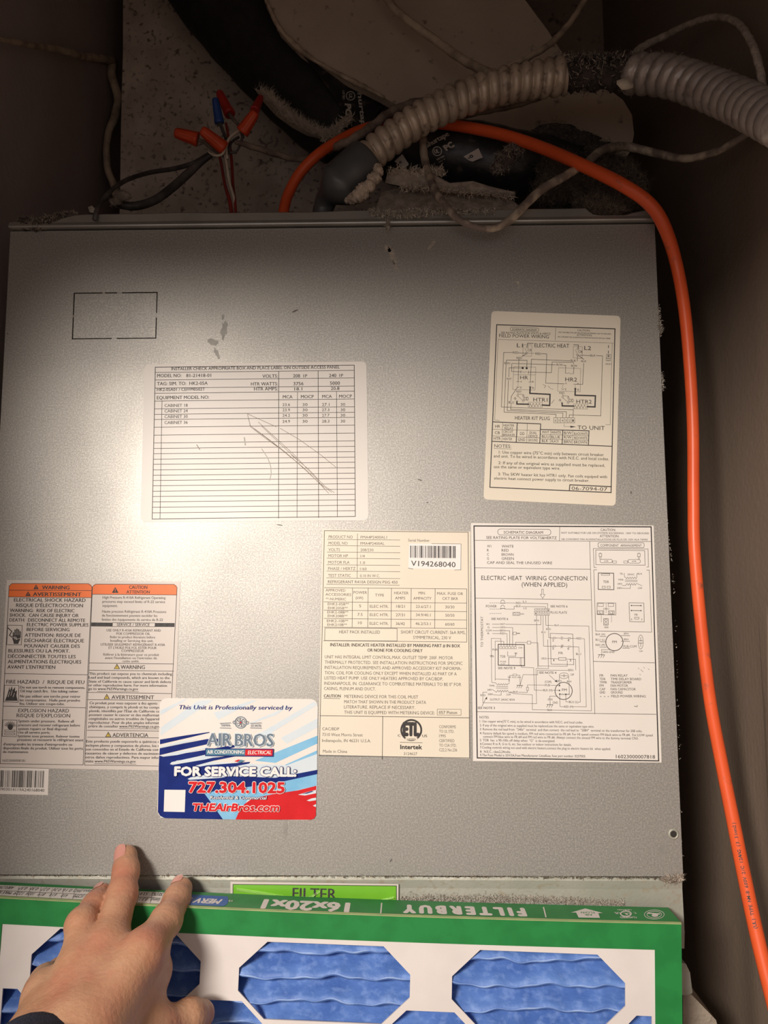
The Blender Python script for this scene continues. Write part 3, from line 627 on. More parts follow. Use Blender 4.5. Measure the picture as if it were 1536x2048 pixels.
w2([(580,752),(580,872)]); c.T(568,887,600,13,'BLU'); w2([(582,892),(584,988),(650,990)]); w2([(600,752),(602,828),(660,829)]); c.T(668,834,704,13,'BLK'); w2([(708,830),(932,834),(952,1484),(498,1476),(498,1362),(352,1352),(322,1340)])
w2([(620,752),(620,850)]); c.T(604,864,640,14,'RED'); w2([(622,870),(624,922),(650,926)]); w2([(616,938),(622,1160),(530,1158)])
c.T(142,826,168,14,'W1'); 
for y,a,b in ((844,'G','GRN'),(869,'COM','BRN'),(891,'R','RED')):
    c.T(154 if a!='COM' else 142,y+6,168 if a!='COM' else 184,14,a); w2([(192,y),(246,y+.5)]); c.T(250,y+6,288,14,b)
w2([(290,844),(346,845),(346,990)]); w2([(290,869),(324,870),(324,990)]); w2([(290,891),(303,892),(305,990)])
c.rect(350,880,375,900,2.4); w2([(376,890),(400,890)],5); c.rect(458,950,486,972,2.4); w2([(370,990),(370,958),(456,960)]); w2([(488,961),(541,963),(545,1140),(562,1141)])
# rotated text TO THERMOSTAT
def vtext(x,y0,y1,h,t):
    base,fs=glyphs(t,0.0); A=c.W(x,y0); Bv=c.W(x,y1); u=(Bv-A).normalized(); L_=(Bv-A).length; v=c.n.cross(u)
    k=(base[:,0].max()-base[:,0].min()); hh=(c.W(x,y0)-c.W(x-h,y0)).length/CAP
    c.mb('ink').add([A+u*((p[0]-base[:,0].min())/k*L_)+v*(p[1]*hh) for p in base],fs)
vtext(120,996,760,18,'TO THERMOSTAT')
w2([(185,1250),(183,928),(256,930),(258,985)]); w2([(212,1250),(212,950),(278,952),(280,985)])
c.L([(236,974),(436,976),(438,1138),(236,1134),(236,974)],6)
for i in range(6): c.rect(248+22*i,990,264+22*i,1008,2)
c.T(390,1006,420,12,'CN4'); c.T(192,1022,232,15,'PUR'); c.T(170,1072,206,15,'YEL'); c.T(250,1076,290,18,'TDB'); c.T(252,1112,296,11,'FUSE'); c.T(254,1128,290,9,'3A 32V'); c.T(234,1164,366,17,'SEE NOTE 9',.012)
w2([(316,1136),(317,1074),(434,1076)],3); w2([(308,1030),(308,1064),(370,1066),(370,1040)]); w2([(362,1046),(380,1046)]); w2([(362,1040),(380,1040)]); c.rect(405,1080,414,1134,2)
w2([(412,1136),(414,1150),(508,1154),(514,1326),(578,1328)]); w2([(185,1250),(188,1268),(212,1268)]); w2([(212,1240),(318,1244),(320,1264)])
c.L([(636,890),(808,895),(816,1130),(642,1126),(636,890)],3)
for (y,a,b) in ((925,'2','4'),(988,'5','6')):
    c.ring(668,y,10,2.5,ry=5); c.ring(782,y+3,10,2.5,ry=5); w2([(648,y),(658,y)]); w2([(678,y),(716,y+1)]); w2([(720,y-10),(720,y+12)]); w2([(730,y-9),(730,y+13)]); w2([(732,y+1),(772,y+3)]); c.T(651,y+26,664,18,a); c.T(768,y+27,781,18,b)
w2([(716,1002),(734,976)])
w2([(792,928),(834,929)]); c.T(838,936,876,15,'RED'); w2([(880,930),(898,931),(912,1454),(812,1452)]); w2([(794,992),(855,994),(857,1035)]); c.T(834,1056,872,16,'BLU'); w2([(858,1060),(866,1418),(852,1418)])
c.T(700,1050,734,18,'FR'); c.rect(700,1076,756,1096,3); c.T(660,1104,666,16,'1'); c.T(784,1106,796,18,'3'); c.T(566,1090,604,15,'ORG'); w2([(606,1083),(698,1086)]); w2([(758,1087),(830,1089),(832,1172)])
w2([(766,1098),(766,1142),(540,1140)]); c.T(774,1180,812,16,'BRN'); w2([(770,1174),(538,1172),(538,1208),(428,1206),(404,1286)])
c.T(550,1199,682,17,'SEE NOTE 4',.014,y1=1201)
c.ring(740,1215,36,2.6,ry=22); w2([(738,1205),(738,1225)]); w2([(745,1205),(745,1225)]); w2([(712,1215),(738,1215)]); w2([(745,1215),(770,1216)]); w2([(706,1222),(705,1245)]); w2([(776,1222),(778,1245)]); c.T(790,1214,818,16,'CAP'); c.T(690,1262,722,14,'BRN'); c.T(764,1266,796,14,'BRN')
w2([(707,1265),(706,1285)]); w2([(779,1268),(782,1352)])
c.L([(628,1210),(680,1258)],2.6); c.fill([(690,1266),(668,1258),(684,1246)])
c.ring(738,1332,66,5,n=36); c.T(726,1332,762,18,'FM',.004)
c.T(594,1270,644,17,'(COM)'); c.T(596,1296,636,16,'PUR'); w2([(640,1288),(704,1290)]); w2([(592,1287),(460,1286),(460,1302)]); c.T(582,1334,652,16,'BLK (H)'); w2([(655,1328),(702,1328)])
for x,y in ((706,1290),(706,1328),(708,1356),(755,1358)): c.disc(x,y,6,n=10)
w2([(708,1356)]+[(716+6*i,1356+(6 if i%2 else -2)) for i in range(12)]+[(782,1352)]); w2([(708,1360),(710,1452),(738,1453)]); w2([(755,1360),(756,1415),(776,1417)])
c.T(780,1424,850,16,'BLU (L)'); c.T(742,1460,812,15,'RED (M)'); c.T(614,1485,650,14,'BLK'); w2([(690,1372),(632,1372),(632,1388)]); c.T(616,1404,652,15,'GRN'); w2([(634,1408),(634,1436)]); c.T(654,1430,694,17,'GND')
w2([(610,1436),(656,1437)],4)
for x in (612,630,648): w2([(x+6,1438),(x-4,1458)],3)
w2([(380,1288),(424,1290)],4)
for x in (384,400,416): w2([(x+4,1290),(x-6,1308)],3)
w2([(212,1268)]+[(222+9*i,1276+(12 if i%2 else 0)) for i in range(11)]+[(322,1272)]); w2([(220,1298),(310,1300)]); w2([(220,1310),(310,1312)])
w2([(220,1342)]+[(224+9*i,1340+(-14 if i%2 else 0)) for i in range(11)]+[(326,1346)]); w2([(258,1344),(258,1364),(198,1362)]); w2([(320,1264),(322,1215),(348,1212)]); c.T(310,1232,410,10,'PUR  PLUG  BRN'); c.rect(350,1202,376,1216,2.2); w2([(378,1210),(402,1212),(404,1286)])
c.T(166,1298,208,13,'TFMR'); c.T(152,1330,188,14,'240V'); c.T(156,1364,196,14,'208V'); c.T(298,1367,330,14,'COM'); c.T(100,1372,138,15,'RED'); w2([(192,1322),(220,1340)]); w2([(150,1342),(118,1342),(118,1356)]); w2([(118,1376),(118,1422),(530,1430),(526,1160)])
c.T(352,1346,388,14,'BLK'); w2([(330,1340),(350,1342)]); w2([(392,1342),(458,1344),(460,1330)]); c.rect(453,1304,468,1328,2.4)
c.T(172,1406,364,16,'OUTPUT: 24VAC 40VA'); c.T(78,1470,210,17,'SEE NOTE 3',.014); c.L([(112,1448),(140,1390)],3); c.fill([(150,1376),(150,1398),(134,1392)])
c.L([(75,1491),(1448,1512)],3.5)
# component column
c.rrect(1003,192,1356,230,10,3); c.T(1020,222,1338,17,'COMPONENT  ARRANGEMENT',.004)
w2([(990,384),(972,384),(966,238),(1386,242),(1390,380),(1376,380)],3); w2([(985,250),(1360,254),(1364,366),(986,362),(985,250)],3)
c.rrect(1018,320,1112,348,13,2.6); c.rrect(1232,322,1328,350,13,2.6); c.T(1050,340,1082,10,'HTR',.01); c.T(1264,342,1296,10,'HTR',.01); c.rect(1114,334,1144,350,2.4); c.rect(1200,334,1230,350,2.4)
for x in (1020,1316): c.rect(x-10,276,x+10,300,2.6); w2([(x-6,300),(x-4,322)]); w2([(x+6,300),(x+4,322)]); w2([(x,270),(x,280)])
w2([(992,402),(970,402),(984,872),(1414,880),(1396,404),(1376,404)],3)
c.L([(1005,426),(1122,428),(1124,554),(1004,552),(1005,426)],5); c.rect(1028,432,1092,444,2.4); c.T(1042,502,1084,18,'TDB',.004); c.rect(1034,528,1058,542,2.4); c.rect(1072,528,1096,542,2.4)
c.T(1168,438,1196,13,'YEL'); c.T(1306,438,1342,12,'BLK'); c.T(1228,444,1282,14,'24VAC'); w2([(1204,428),(1206,458)]+[(1212+9*i,466+(4 if i%2 else -8)) for i in range(10)]+[(1300,460),(1300,430)]); c.T(1156,484,1198,12,'TFMR'); w2([(1210,480),(1304,482)]); w2([(1210,491),(1304,493)])
c.T(1152,516,1188,13,'240V'); c.T(1148,548,1186,13,'208V'); c.T(1308,549,1340,13,'COM'); w2([(1186,522),(1212,522)]+[(1216+9*i,520+(-14 if i%2 else 0)) for i in range(10)]+[(1340,524)]); w2([(1186,544),(1250,545),(1250,522)])
c.L([(995,656),(1138,657),(1139,748),(994,745),(995,656)],3)
for x,y in ((1002,660),(1080,660)): c.rect(x,y,x+42,y+22,2.4)
c.T(1044,708,1090,14,'DISC',ink='ink_soft'); c.L([(1000,716),(1046,716),(1046,742),(1000,742),(1000,716)],3); c.L([(1082,717),(1126,717),(1126,743),(1082,743),(1082,717)],3); c.T(1014,738,1038,18,'L1',.004); c.T(1092,739,1120,18,'L2',.004)
for i in range(5): w2([(1028,752+11*i),(1028,757+11*i)]); w2([(1106,754+11*i),(1106,759+11*i)]); w2([(1064,662+15*i),(1064,670+15*i)])
c.rect(1046,776,1080,826,3); c.ring(1063,789,9,2.5); c.ring(1063,813,9,2.5); c.T(1050,849,1082,12,'GND',.012)
c.L([(1240,655),(1354,657),(1357,802),(1246,799),(1240,655)],3); 
for y in (676,714): w2([(1262,y),(1330,y+1)],4); c.disc(1258,y,5,n=8); c.disc(1332,y+1,5,n=8)
c.T(1284,754,1308,15,'FR'); c.rect(1283,766,1316,780,2.6); c.T(1258,788,1262,12,'1'); c.T(1334,789,1342,12,'3')
c.ring(1128,957,66,5,n=36); c.T(1112,964,1146,18,'FM',.004)
for y,t in ((908,'BLK (H)'),(950,'BLU (L)'),(990,'RED (M)')): c.T(984,y-4,1056,15,t); w2([(1016,y+5),(1066,y+6)],3)
for y,t in ((900,'BRN'),(944,'BRN')): c.T(1202,y-2,1236,13,t); w2([(1180,y+6),(1246,y+8)],3)
c.T(1198,998,1298,17,'PUR-COM'); w2([(1190,1003),(1244,1004)],3); c.ring(1330,956,19,2.6,ry=54); w2([(1330,920),(1330,946)]); w2([(1318,946),(1342,946)],4); w2([(1316,964),(1344,964)],4); w2([(1330,964),(1330,992)]); c.T(1318,1032,1346,11,'CAP')
w2([(1096,1014),(1030,1014),(1030,1054)]); w2([(1004,1054),(1052,1055)],4); c.T(1038,1040,1130,15,'GRN-GND')
for x in (1008,1028,1046): w2([(x+6,1056),(x-4,1076)],3)
c.L([(966,1105),(1436,1116)],3.5)
c.crop(935, 1280, 3.84, 0.004)
for y,a,b,wb in ((281,'FR','FAN RELAY',130),(308,'TDB','TIME DELAY BOARD',234),(334,'TFMR','TRANSFORMER',162),(359,'FM','FAN MOTOR',132),(386,'CAP','FAN CAPACITOR',192),(411,'GND','GROUND',92)): c.T(1015,y,1015+13*len(a)+4,18,a,.004); c.T(1100,y,1100+wb,18,b,.004)
for x in (1020,1050,1078): w2([(x,434),(x+6,434)],4)
c.T(1104,440,1368,18,'FIELD POWER WIRING',.004)
c.slope=.012
for x,y,x1,t in ((92,602,166,'NOTES:'),(94,632,886,'1: Use copper wire(75°C min), to be wired in accordance with N.E.C. and local codes.'),(94,663,972,'2: If any of the original wire as supplied must be replaced,use the same or equivalent type wire.'),(94,693,1342,'3: Remove the red lead from  "240v"  terminal  and then connect  the red lead to  "208V"  terminal on the transformer for 208 volts.'),
  (94,724,1422,'4: Factory default fan speed is medium, FM red wire connected to FR #4. For HI speed connect FM black wire to FR #4.  For LOW speed'),(120,750,1312,'connect FM blue wire to FR #4 and FM red wire to FR #6. Always connect the unused FM wire to the dummy terminal CN3.'),(94,777,672,'5: TDB  has  a 90-100s off delay when  "G"  is de-energized.'),(96,805,798,'6:Connect R to R, G to G, etc. See outdoor or indoor instructions for details.'),(96,833,1100,'7.Cooling controls wiring not used with electric heaters,connect the plug to electric heaters kit  when applied.'),(96,865,332,'8:  N.E.C., class2,24volts.'),(96,892,908,'9.The Fuse Model is 32V/3A,Fuse Manufacturer: Littelfuse, fuse part number: 0257003.')):
    c.T(x,y,x1,18,t,.003)
c.T(1140,908,1440,27,'16023000007818',.006,y1=911)
for x,y in ((1310,215),(1330,228),(1352,210),(1388,222),(1340,238),(1322,262)): c.L([(x,y),(x+8,y+6)],3,ink='ink_brown')
c.L([(1282,508),(1302,512),(1304,502)],4,ink='ink_soft')
c.build(st, {'ink':'printed_text','ink_brown':'rust_specks','ink_soft':'printed_grey_text'})
# 5. warning label
st = sticker('warning_label', [(14,1160),(361,1163),(346,1541),(-7,1535)], M['paper_grey'], AH,
             'silver grey warning label with orange banners and hazard pictograms')
c = Ctx(FR, NF, 0.006); c.crop(0, 1150, 4.151)
def rr(pts, r=26):
    q = rounded(pts, r, 4); return q
c.fill([(100,70),(735,72),(756,80),(764,98),(760,186),(72,182),(76,92)], 'orange_ink', 1)
c.fill([(795,76),(1445,78),(1464,86),(1470,104),(1466,166),(768,162),(768,98),(778,82)], 'orange_ink', 1)
c.L([(74,126),(760,130)],4,lay=2); c.L([(72,182),(760,188)],4,lay=2); c.L([(768,160),(1466,166)],4,lay=2)
c.L([(100,70),(76,92),(2,1566),(690,1576),(764,98),(735,72),(100,70)],4,lay=2)
c.L([(795,76),(768,98),(703,1578),(1330,1586)],4,lay=2); c.L([(1445,78),(1470,104),(1424,1040)],4,lay=2); c.L([(795,76),(1445,78)],4,lay=2)
c.lay = 3
def tri(x, y, s, ink='ink', inner=None):
    c.fill([(x, y), (x+s/2, y-s*.88), (x+s, y)], ink)
    if inner: c.lay += 1; c.fill([(x+s*.18, y-s*.09), (x+s/2, y-s*.68), (x+s*.82, y-s*.09)], inner); c.lay += 1; c.L([(x+s/2, y-s*.5), (x+s/2, y-s*.28)], s*.09); c.disc(x+s/2, y-s*.17, s*.05, n=8); c.lay -= 2
    else: c.lay += 1; c.L([(x+s/2, y-s*.56), (x+s/2, y-s*.3)], s*.09, ink='orange_ink'); c.disc(x+s/2, y-s*.17, s*.06, ink='orange_ink', n=8); c.lay -= 1
BB = .018
tri(278,118,44); c.T(350,118,576,30,'WARNING',.03); tri(212,174,44); c.T(274,174,674,30,'AVERTISSEMENT',.03); tri(930,148,54); c.T(1072,115,1222,28,'CAUTION',.016); c.T(1050,153,1242,26,'ATTENTION',.016)
for x,y,x1,h,t in ((116,220,710,29,'ELECTRICAL SHOCK HAZARD'),(134,265,688,29,"RISQUE D'ÉLECTROCUTION"),(82,307,618,27,'WARNING:  RISK OF ELECTRIC'),(80,346,652,27,'SHOCK.  CAN CAUSE INJURY OR'),(78,386,706,27,'DEATH:  DISCONNECT ALL REMOTE'),(224,425,734,27,'ELECTRIC POWER SUPPLIES'),(222,465,576,27,'BEFORE SERVICING'),(206,512,670,28,'ATTENTION: RISQUE DE'),(204,557,696,28,'DÉCHARGE ÉLECTRIQUE'),(202,602,662,28,'POUVANT CAUSER DES'),(70,642,578,28,'BLESSURES OU LA MORT.'),(67,688,628,28,'DÉCONNECTER TOUTES LES'),(65,732,674,28,'ALIMENTATIONS ÉLECTRIQUES'),(62,777,458,28,"AVANT L'ENTRETIEN")):
    c.T(x,y,x1,h,t,.012)
c.L([(40,818),(728,828)],4); c.T(52,901,700,30,'FIRE HAZARD  /  RISQUE DE FEU',.006); c.L([(26,1088),(712,1102)],4)
for x,y,x1,t in ((168,942,706,'Do not use torch to remove components.'),(168,973,654,'Oil may catch fire.  Use tubing cutter.'),(166,1016,668,'Ne pas utiliser une torche pour retirer'),(164,1048,664,'les composantes.  Huile peut prendre'),(162,1078,536,'feu. Utiliser une coupe-tube.')): c.T(x,y,x1,21,t,.016)
c.T(152,1139,572,30,'EXPLOSION HAZARD',.006); c.T(138,1180,582,30,"RISQUE D'EXPLOSION",.006)
for x,y,x1,t in ((152,1222,612,'System under pressure.  Relieve all'),(150,1255,664,'pressure and recover refrigerant before'),(150,1286,562,'system repairs or final disposal.'),(148,1316,416,'Use all service ports.'),(146,1347,660,'Système sous pression. Relever toutes'),(144,1377,692,'pressions et recouvrir le réfrigérant avant'),(28,1414,598,"d'entreprendre les travaux d'entreprendre ou"),(26,1446,688,'disposition finale du produit. Utiliser tous les ports'),(24,1477,238,'de maintenance.')): c.T(x,y,x1,21,t,.016)
c.T(20,1550,208,20,'16023000008181',ink='ink_soft')
# pictograms
c.L([(66,416),(185,418),(178,580),(56,578),(66,416)],3.5)
c.fill([(106,500),(172,498),(166,540),(156,556),(152,572),(116,572),(112,552),(104,530)])
for i,(x,y) in enumerate(((110,480),(124,458),(139,450),(153,456),(166,472))): c.L([(x+2,y),(x+1,512)],10)
c.lay=4; c.L([(68,440),(98,468),(80,500),(100,516),(110,512)],7); c.L([(104,520),(128,514),(120,530),(140,520),(134,536),(164,526)],4,ink='paper_grey'); c.lay=3
c.L([(38,914),(158,916),(152,1056),(32,1052),(38,914)],3.5)
c.fill([(42,1044),(60,1000),(72,960),(80,930),(84,962),(100,922),(104,958),(126,930),(124,968),(142,958),(136,1000),(146,1044)])
c.lay=4
for p in ([(70,1010),(82,970)],[(92,1000),(102,960)],[(110,1010),(122,980)]): c.L(p,4,ink='paper_grey')
c.lay=3
c.L([(26,1202),(142,1206),(136,1342),(20,1338),(26,1202)],3.5)
c.disc(86,1262,22)
for a in range(200,345,18): c.L([(86+20*math.cos(math.radians(a)),1262+20*math.sin(math.radians(a))),(86+48*math.cos(math.radians(a)),1262+44*math.sin(math.radians(a)))],5)
c.rect(40,1286,124,1300,3); c.rect(38,1312,122,1326,3)
# right column
for x,y,x1,t in ((852,196,1374,'High Pressure R-410A Refrigerant Operating'),(850,230,1370,'pressures may exceed limits of R-22 service'),(850,264,976,'equipment.'),(848,312,1380,'Haute pression Réfrigérant R-410A Pressions'),(846,345,1306,'de fonctionnement peuvent excéder les'),(846,379,1352,'limites des équipements de service de R-22')): c.T(x,y,x1,21,t,.006,ink='ink_soft')
c.fill([(758,394),(936,396),(934,428),(757,426)]); c.fill([(1288,398),(1450,399),(1448,431),(1286,430)]); c.L([(936,396),(1288,398),(1286,430),(934,428)],3); c.T(970,423,1242,24,'SERVICE / SERVICE',.003)
for x,y,x1,t in ((884,468,1334,'USE ONLY R-410A REFRIGERANT AND'),(966,496,1246,'POE COMPRESSOR OIL'),(914,524,1288,'Refer to product literature before'),(916,554,1272,'Installing or Servicing this unit.'),(836,586,1370,'UTILISER SEULEMENT RÉFRIGÉRANT R-410A'),(902,613,1300,"ET L'HUILE POLYOL ESTER POUR"),(1008,639,1196,'COMPRESSEUR'),(858,669,1320,'Référer à la littérature pour ce produit'),(872,697,1302,"avant l'installation ou l'entretien de"),(1018,724,1156,'cette unité.')): c.T(x,y,x1,20,t,.006,ink='ink_soft')
for a,b in ((730,738),(790,798)): c.L([(742,a),(1440,b)],4)
for a,b in ((974,984),(1034,1042),(1288,1296),(1346,1352)): c.L([(726,a),(1425 if a<1000 else 1340,b)],4)
for x,y,s,t,x0,x1 in ((946,780,50,'WARNING',1002,1202),(862,1030,50,'AVERTISSEMENT',926,1278),(874,1344,50,'ADVERTENCIA',934,1230)): tri(x,y,s,'ink','yellow_ink'); c.T(x0,y-1,x1,31,t,.008)
for x,y,x1,t in ((740,828,1428,'This product can expose you to chemicals including'),(738,860,1408,'Lead and lead compounds, which are known to the'),(738,893,1420,'State of California to cause cancer and birth defects'),(736,924,1386,'or other reproductive harm. For more information'),(734,954,1146,'go to www.P65Warnings.ca.gov'),
   (744,1072,1306,'Ce produit peut vous exposer à des agents'),(742,1105,1330,'chimiques, y compris le plomb et les compo'),(740,1138,1328,"plomb, identifiés par l'État de Californie co"),(738,1170,1326,'pouvant causer le cancer et des malformati'),(736,1202,1322,"congénitales ou autres troubles de l'appareil"),(735,1234,1320,'reproducteur. Pour de plus amples informat'),(734,1264,1326,'prière de consulter www.P65Warnings.ca.gov'),
   (716,1390,1324,'Este producto puede exponerlo a químicos q'),(714,1424,1322,'incluyen plomo y compuestos de plomo, los c'),(712,1456,1322,'son conocidos en el Estado de California com'),(710,1489,1322,'causantes de cáncer y defectos de nacimient'),(710,1522,1322,'otros daños reproductivos. Para mayor infor'),(709,1555,1126,'visite www.P65Warnings.ca.gov')): c.T(x,y,x1,21,t,.012)
c.L([(808,966),(1150,968)],3); c.L([(990,1274),(1326,1278)],3); c.L([(786,1566),(1130,1570)],3)
c.build(st, {'ink':'printed_text','ink_soft':'printed_grey_text','orange_ink':'orange_banner','yellow_ink':'warning_triangle','paper_grey':'pictogram_highlight'})
# 6. barcode label
st = sticker('barcode_label', [(-28,1534),(98,1536),(96,1590),(-30,1587)], M['paper'], AH, 'small white barcode label under the warning label')
c = Ctx(FR, NF, 0.012); c.crop(0, 1150, 4.151)
c.bars(-90,1620,378,1760,46,9,sk=-6); c.T(-100,1786,368,24,'SN:340903014119A240168040',.004,y1=1800)
c.build(st, {'ink':'printed_text'})
# 7. service sticker
st = sticker('service_sticker', [(320,1396),(636,1398),(632,1640),(315,1635)], M['paper'], AH,
             'glossy blue white and red service sticker with company phone number', r=17, th=0.0005)
c = Ctx(Vector((0,-0.00051,0)), NF, 0.0); c.crop(300, 1380, 4.389); c.inc = 0.1; c.mod = 100000
c.lay = 1
for p in ([(95,330),(420,95),(560,85),(92,400)],[(560,200),(900,90),(940,90),(600,260)],[(780,330),(1130,180),(1240,120),(1110,220)],[(930,400),(1440,100),(1470,130),(960,440)],[(1150,420),(1470,250),(1468,330),(1200,470)],[(92,180),(300,80),(330,80),(92,220)]): c.fill(p,'pale_ink')
for p in ([(920,620),(1470,400),(1468,470),(1100,640)],[(1090,700),(1466,530),(1464,600),(1300,700)]): c.fill(p,'blue_ink')
c.fill([(85,610),(760,640),(1200,660),(1468,560),(1466,880),(760,1136),(90,1120)],'pale_ink'); 
c.lay = 2
c.fill([(1462,840),(1200,900),(860,960),(750,1134),(640,1134),(560,1030),(480,910),(500,800),(900,770),(1300,770),(1464,720)],'blue_ink')
c.lay = 3
# navy field and swooshes
c.fill([(80,580),(300,640),(560,700),(640,780),(600,860),(480,910),(545,1000),(640,1134),(130,1124),(90,1104),(70,1070)],'navy_ink')
for p in ([(88,435),(300,400),(520,368),(525,374),(330,420),(88,476)],[(86,512),(300,468),(500,430),(720,424),(500,476),(300,520),(82,572)],[(82,575),(120,585),(400,540),(820,468),(840,476),(600,540),(300,610),(80,640)],
          [(78,640),(180,655),(420,610),(760,570),(760,580),(560,620),(300,690),(76,720)],[(200,720),(500,660),(880,630),(870,645),(640,690),(400,760)],[(330,785),(600,750),(1100,770),(1468,700),(1466,738),(1180,800),(800,860),(520,900),(440,850)]): c.fill(p,'navy_ink')
c.lay = 4
for p in ([(105,575),(200,548),(500,500),(500,510),(240,570),(115,585)],[(176,650),(190,632),(480,570),(700,560),(480,610),(200,656)],[(330,780),(360,765),(640,720),(900,720),(620,770),(350,788)],[(88,495),(300,445),(430,430),(300,465),(88,510)]): c.fill(p,'pale_ink')
c.fill([(480,910),(700,850),(1000,880),(860,950),(640,960),(530,975)],'blue_ink')
c.fill([(1460,840),(1456,1100),(1440,1128),(1410,1138),(752,1135),(775,1080),(830,1000),(900,950),(1100,910),(1300,880)],'red_ink')
c.lay = 5
for p in ([(1300,918),(1380,895),(1458,876),(1458,905),(1360,925)],[(1376,968),(1420,950),(1458,944),(1458,966),(1400,975)],[(1430,1015),(1458,1000),(1458,1026)]): c.fill(p,'pale_ink')
c.fill([(1330,912),(1420,886),(1440,888),(1380,908)],'navy_ink')
c.fill([(128,874),(313,876),(306,1070),(122,1066)],'white_ink')
c.T(250,168,1246,36,'This Unit is Professionally serviced by',.014,shear=.22,ink='navy_ink',y1=172)
# round fan emblem between two wrench heads
c.ring(797,284,50,7,n=36,ink='slate_ink'); c.ring(797,284,38,3,n=30,ink='slate_ink')
for a in range(0,360,45):
    q=[(797+r_*math.cos(math.radians(a+r_*1.1)),284+r_*math.sin(math.radians(a+r_*1.1))) for r_ in (6,14,22,30,36)]; c.L(q,5,ink='slate_ink')
c.disc(797,284,7,ink='red_ink'); c.ring(742,282,13,4,n=14,a0=60,a1=300,ink='slate_ink'); c.ring(852,284,13,4,n=14,a0=-120,a1=120,ink='slate_ink')
for x0,x1 in ((616,710),(882,978)): c.L([(x0,290),(x1,286)],4,ink='slate_ink'); c.L([(x0,330),(x1,332)],4,ink='slate_ink')
c.T(622,318,704,20,'TAMPA',.012,ink='slate_ink'); c.T(886,321,976,20,'ST.PETE',.012,ink='slate_ink')
c.lay = 6; c.T(506,486,716,108,'AIR',.055,ink='pale_ink'); c.T(752,490,1082,108,'BROS',.055,ink='pale_ink')
c.lay = 7; c.T(506,486,716,108,'AIR',.026,ink='slate_ink'); c.T(752,490,1082,108,'BROS',.026,ink='slate_ink')
c.lay = 6; c.fill([(492,512),(840,513),(836,576),(490,572)],'teal_ink'); c.fill([(840,513),(1084,516),(1080,578),(836,576)],'red_ink'); c.lay = 7; c.L([(492,512),(1084,516),(1080,578),(490,572),(492,512)],7,ink='navy_ink')
c.lay = 8; c.T(506,556,828,31,'AIR CONDITIONING',.02,ink='white_ink'); c.T(862,560,1066,31,'ELECTRICAL',.02,ink='white_ink',shear=.15)
c.fill([(742,622),(780,606),(800,612),(770,628)],'red_ink'); c.fill([(766,630),(800,608),(832,616),(800,632)],'teal_ink')
c.lay = 6; c.T(222,746,1282,74,'FOR SERVICE CALL:',.10,ink='navy_ink',y1=752); c.T(346,892,1180,88,'727.304.1025',.085,ink='white_ink',y1=898); c.T(370,1054,1130,62,'THEAirBros.com',.095,ink='white_ink',shear=.2,y1=1058)
c.T(532,952,1022,28,'Residential & Commercial',.06,ink='navy_ink',shear=.2,y1=956)
c.lay = 7; c.T(222,746,1282,74,'FOR SERVICE CALL:',.055,ink='white_ink',y1=752); c.T(346,892,1180,88,'727.304.1025',.045,ink='red_ink',y1=898); c.T(370,1054,1130,62,'THEAirBros.com',.045,ink='red_ink',shear=.2,y1=1058)
c.T(532,952,1022,28,'Residential & Commercial',.022,ink='white_ink',shear=.2,y1=956)
c.build(st, {'pale_ink':'pale_blue_artwork','blue_ink':'light_blue_artwork','navy_ink':'navy_artwork','red_ink':'red_artwork','white_ink':'white_lettering','slate_ink':'grey_lettering','teal_ink':'blue_banner'})
# 8. green filter label on the rail
RY0 = 0.0012
st = sticker('filter_label', [(461,1763),(797,1768),(797,1822),(461,1818)], M['paper_grey'], AH, 'lime green filter label with pale border on the rail', Y=RY0)
c = Ctx(Vector((0,RY0-0.00026,0)), NF, 0.005); c.crop(440, 1700, 3.072)
c.fill([(80,211),(1084,220),(1084,370),(80,360)],'green_label'); c.lay=2; c.L([(80,211),(1084,220),(1084,370),(80,360),(80,211)],4)
c.T(446,300,714,68,'FILTER',.016,y1=306)
c.build(st, {'ink':'printed_text'})
def film(name, pts, m, parent):
    mb = MB(); mb.flat = True
    for a, b in zip(pts[:-1], pts[1:]):
        mb.add([P(a[0],a[1],RY0-.0008), P(b[0],b[1],RY0-.0008), P(b[0],b[1]+a[2],RY0-.0022), P(a[0],a[1]+a[2],RY0-.0022)], [(0,1,2,3)])
    return mb.build(name, m, parent, True)
M['film'] = mat('clear_film', (0.75,0.85,0.5), None, 0.12, 0, trans=0.85)
film('wrinkled_film', [(473,1776,6),(520,1783,6),(570,1792,5),(620,1793,5),(640,1780,6)], M['film'], AH)
film('wrinkled_film', [(670,1800,3),(720,1799,4),(760,1799,4),(788,1793,4)], M['film'], AH)
# ------------------------------------------------------------------ boards and walls above the unit
YA = 0.272; YB = 0.136
def board(name, pix, Y, th, m, label, zmin=None):
    pts = [P(x, y, Y) for x, y in pix]
    if zmin is not None: pts = [Vector((p.x, p.y, max(p.z, zmin))) for p in pts]
    mb = MB(); mb.prism(pts, (0, th, 0)); o = mb.build(name, m); tag(o, label, 'duct board'); return o
board('plenum_board', [(247,-560),(246,100),(242,250),(238,520),(1010,520),(1010,-560)], YA, 0.03, M['board'], 'speckled dirty beige plenum board standing on the cabinet behind the wire connectors', ZT)
pix = [(480,-500),(512,-60),(530,0),(559,58),(600,100),(640,128),(690,156),(735,178),(770,196),(800,215),(830,300),(850,520),(1215,520),(1240,330),(1262,300),(1268,268),(1264,230),(1246,200),(1200,165),(1150,128),(1128,112),(1095,60),(1050,0),(990,-500)]
DB = board('duct_board', pix, YB, 0.012, M['board2'], 'tan duct board with a curved ragged edge behind the flexible conduit', ZT)
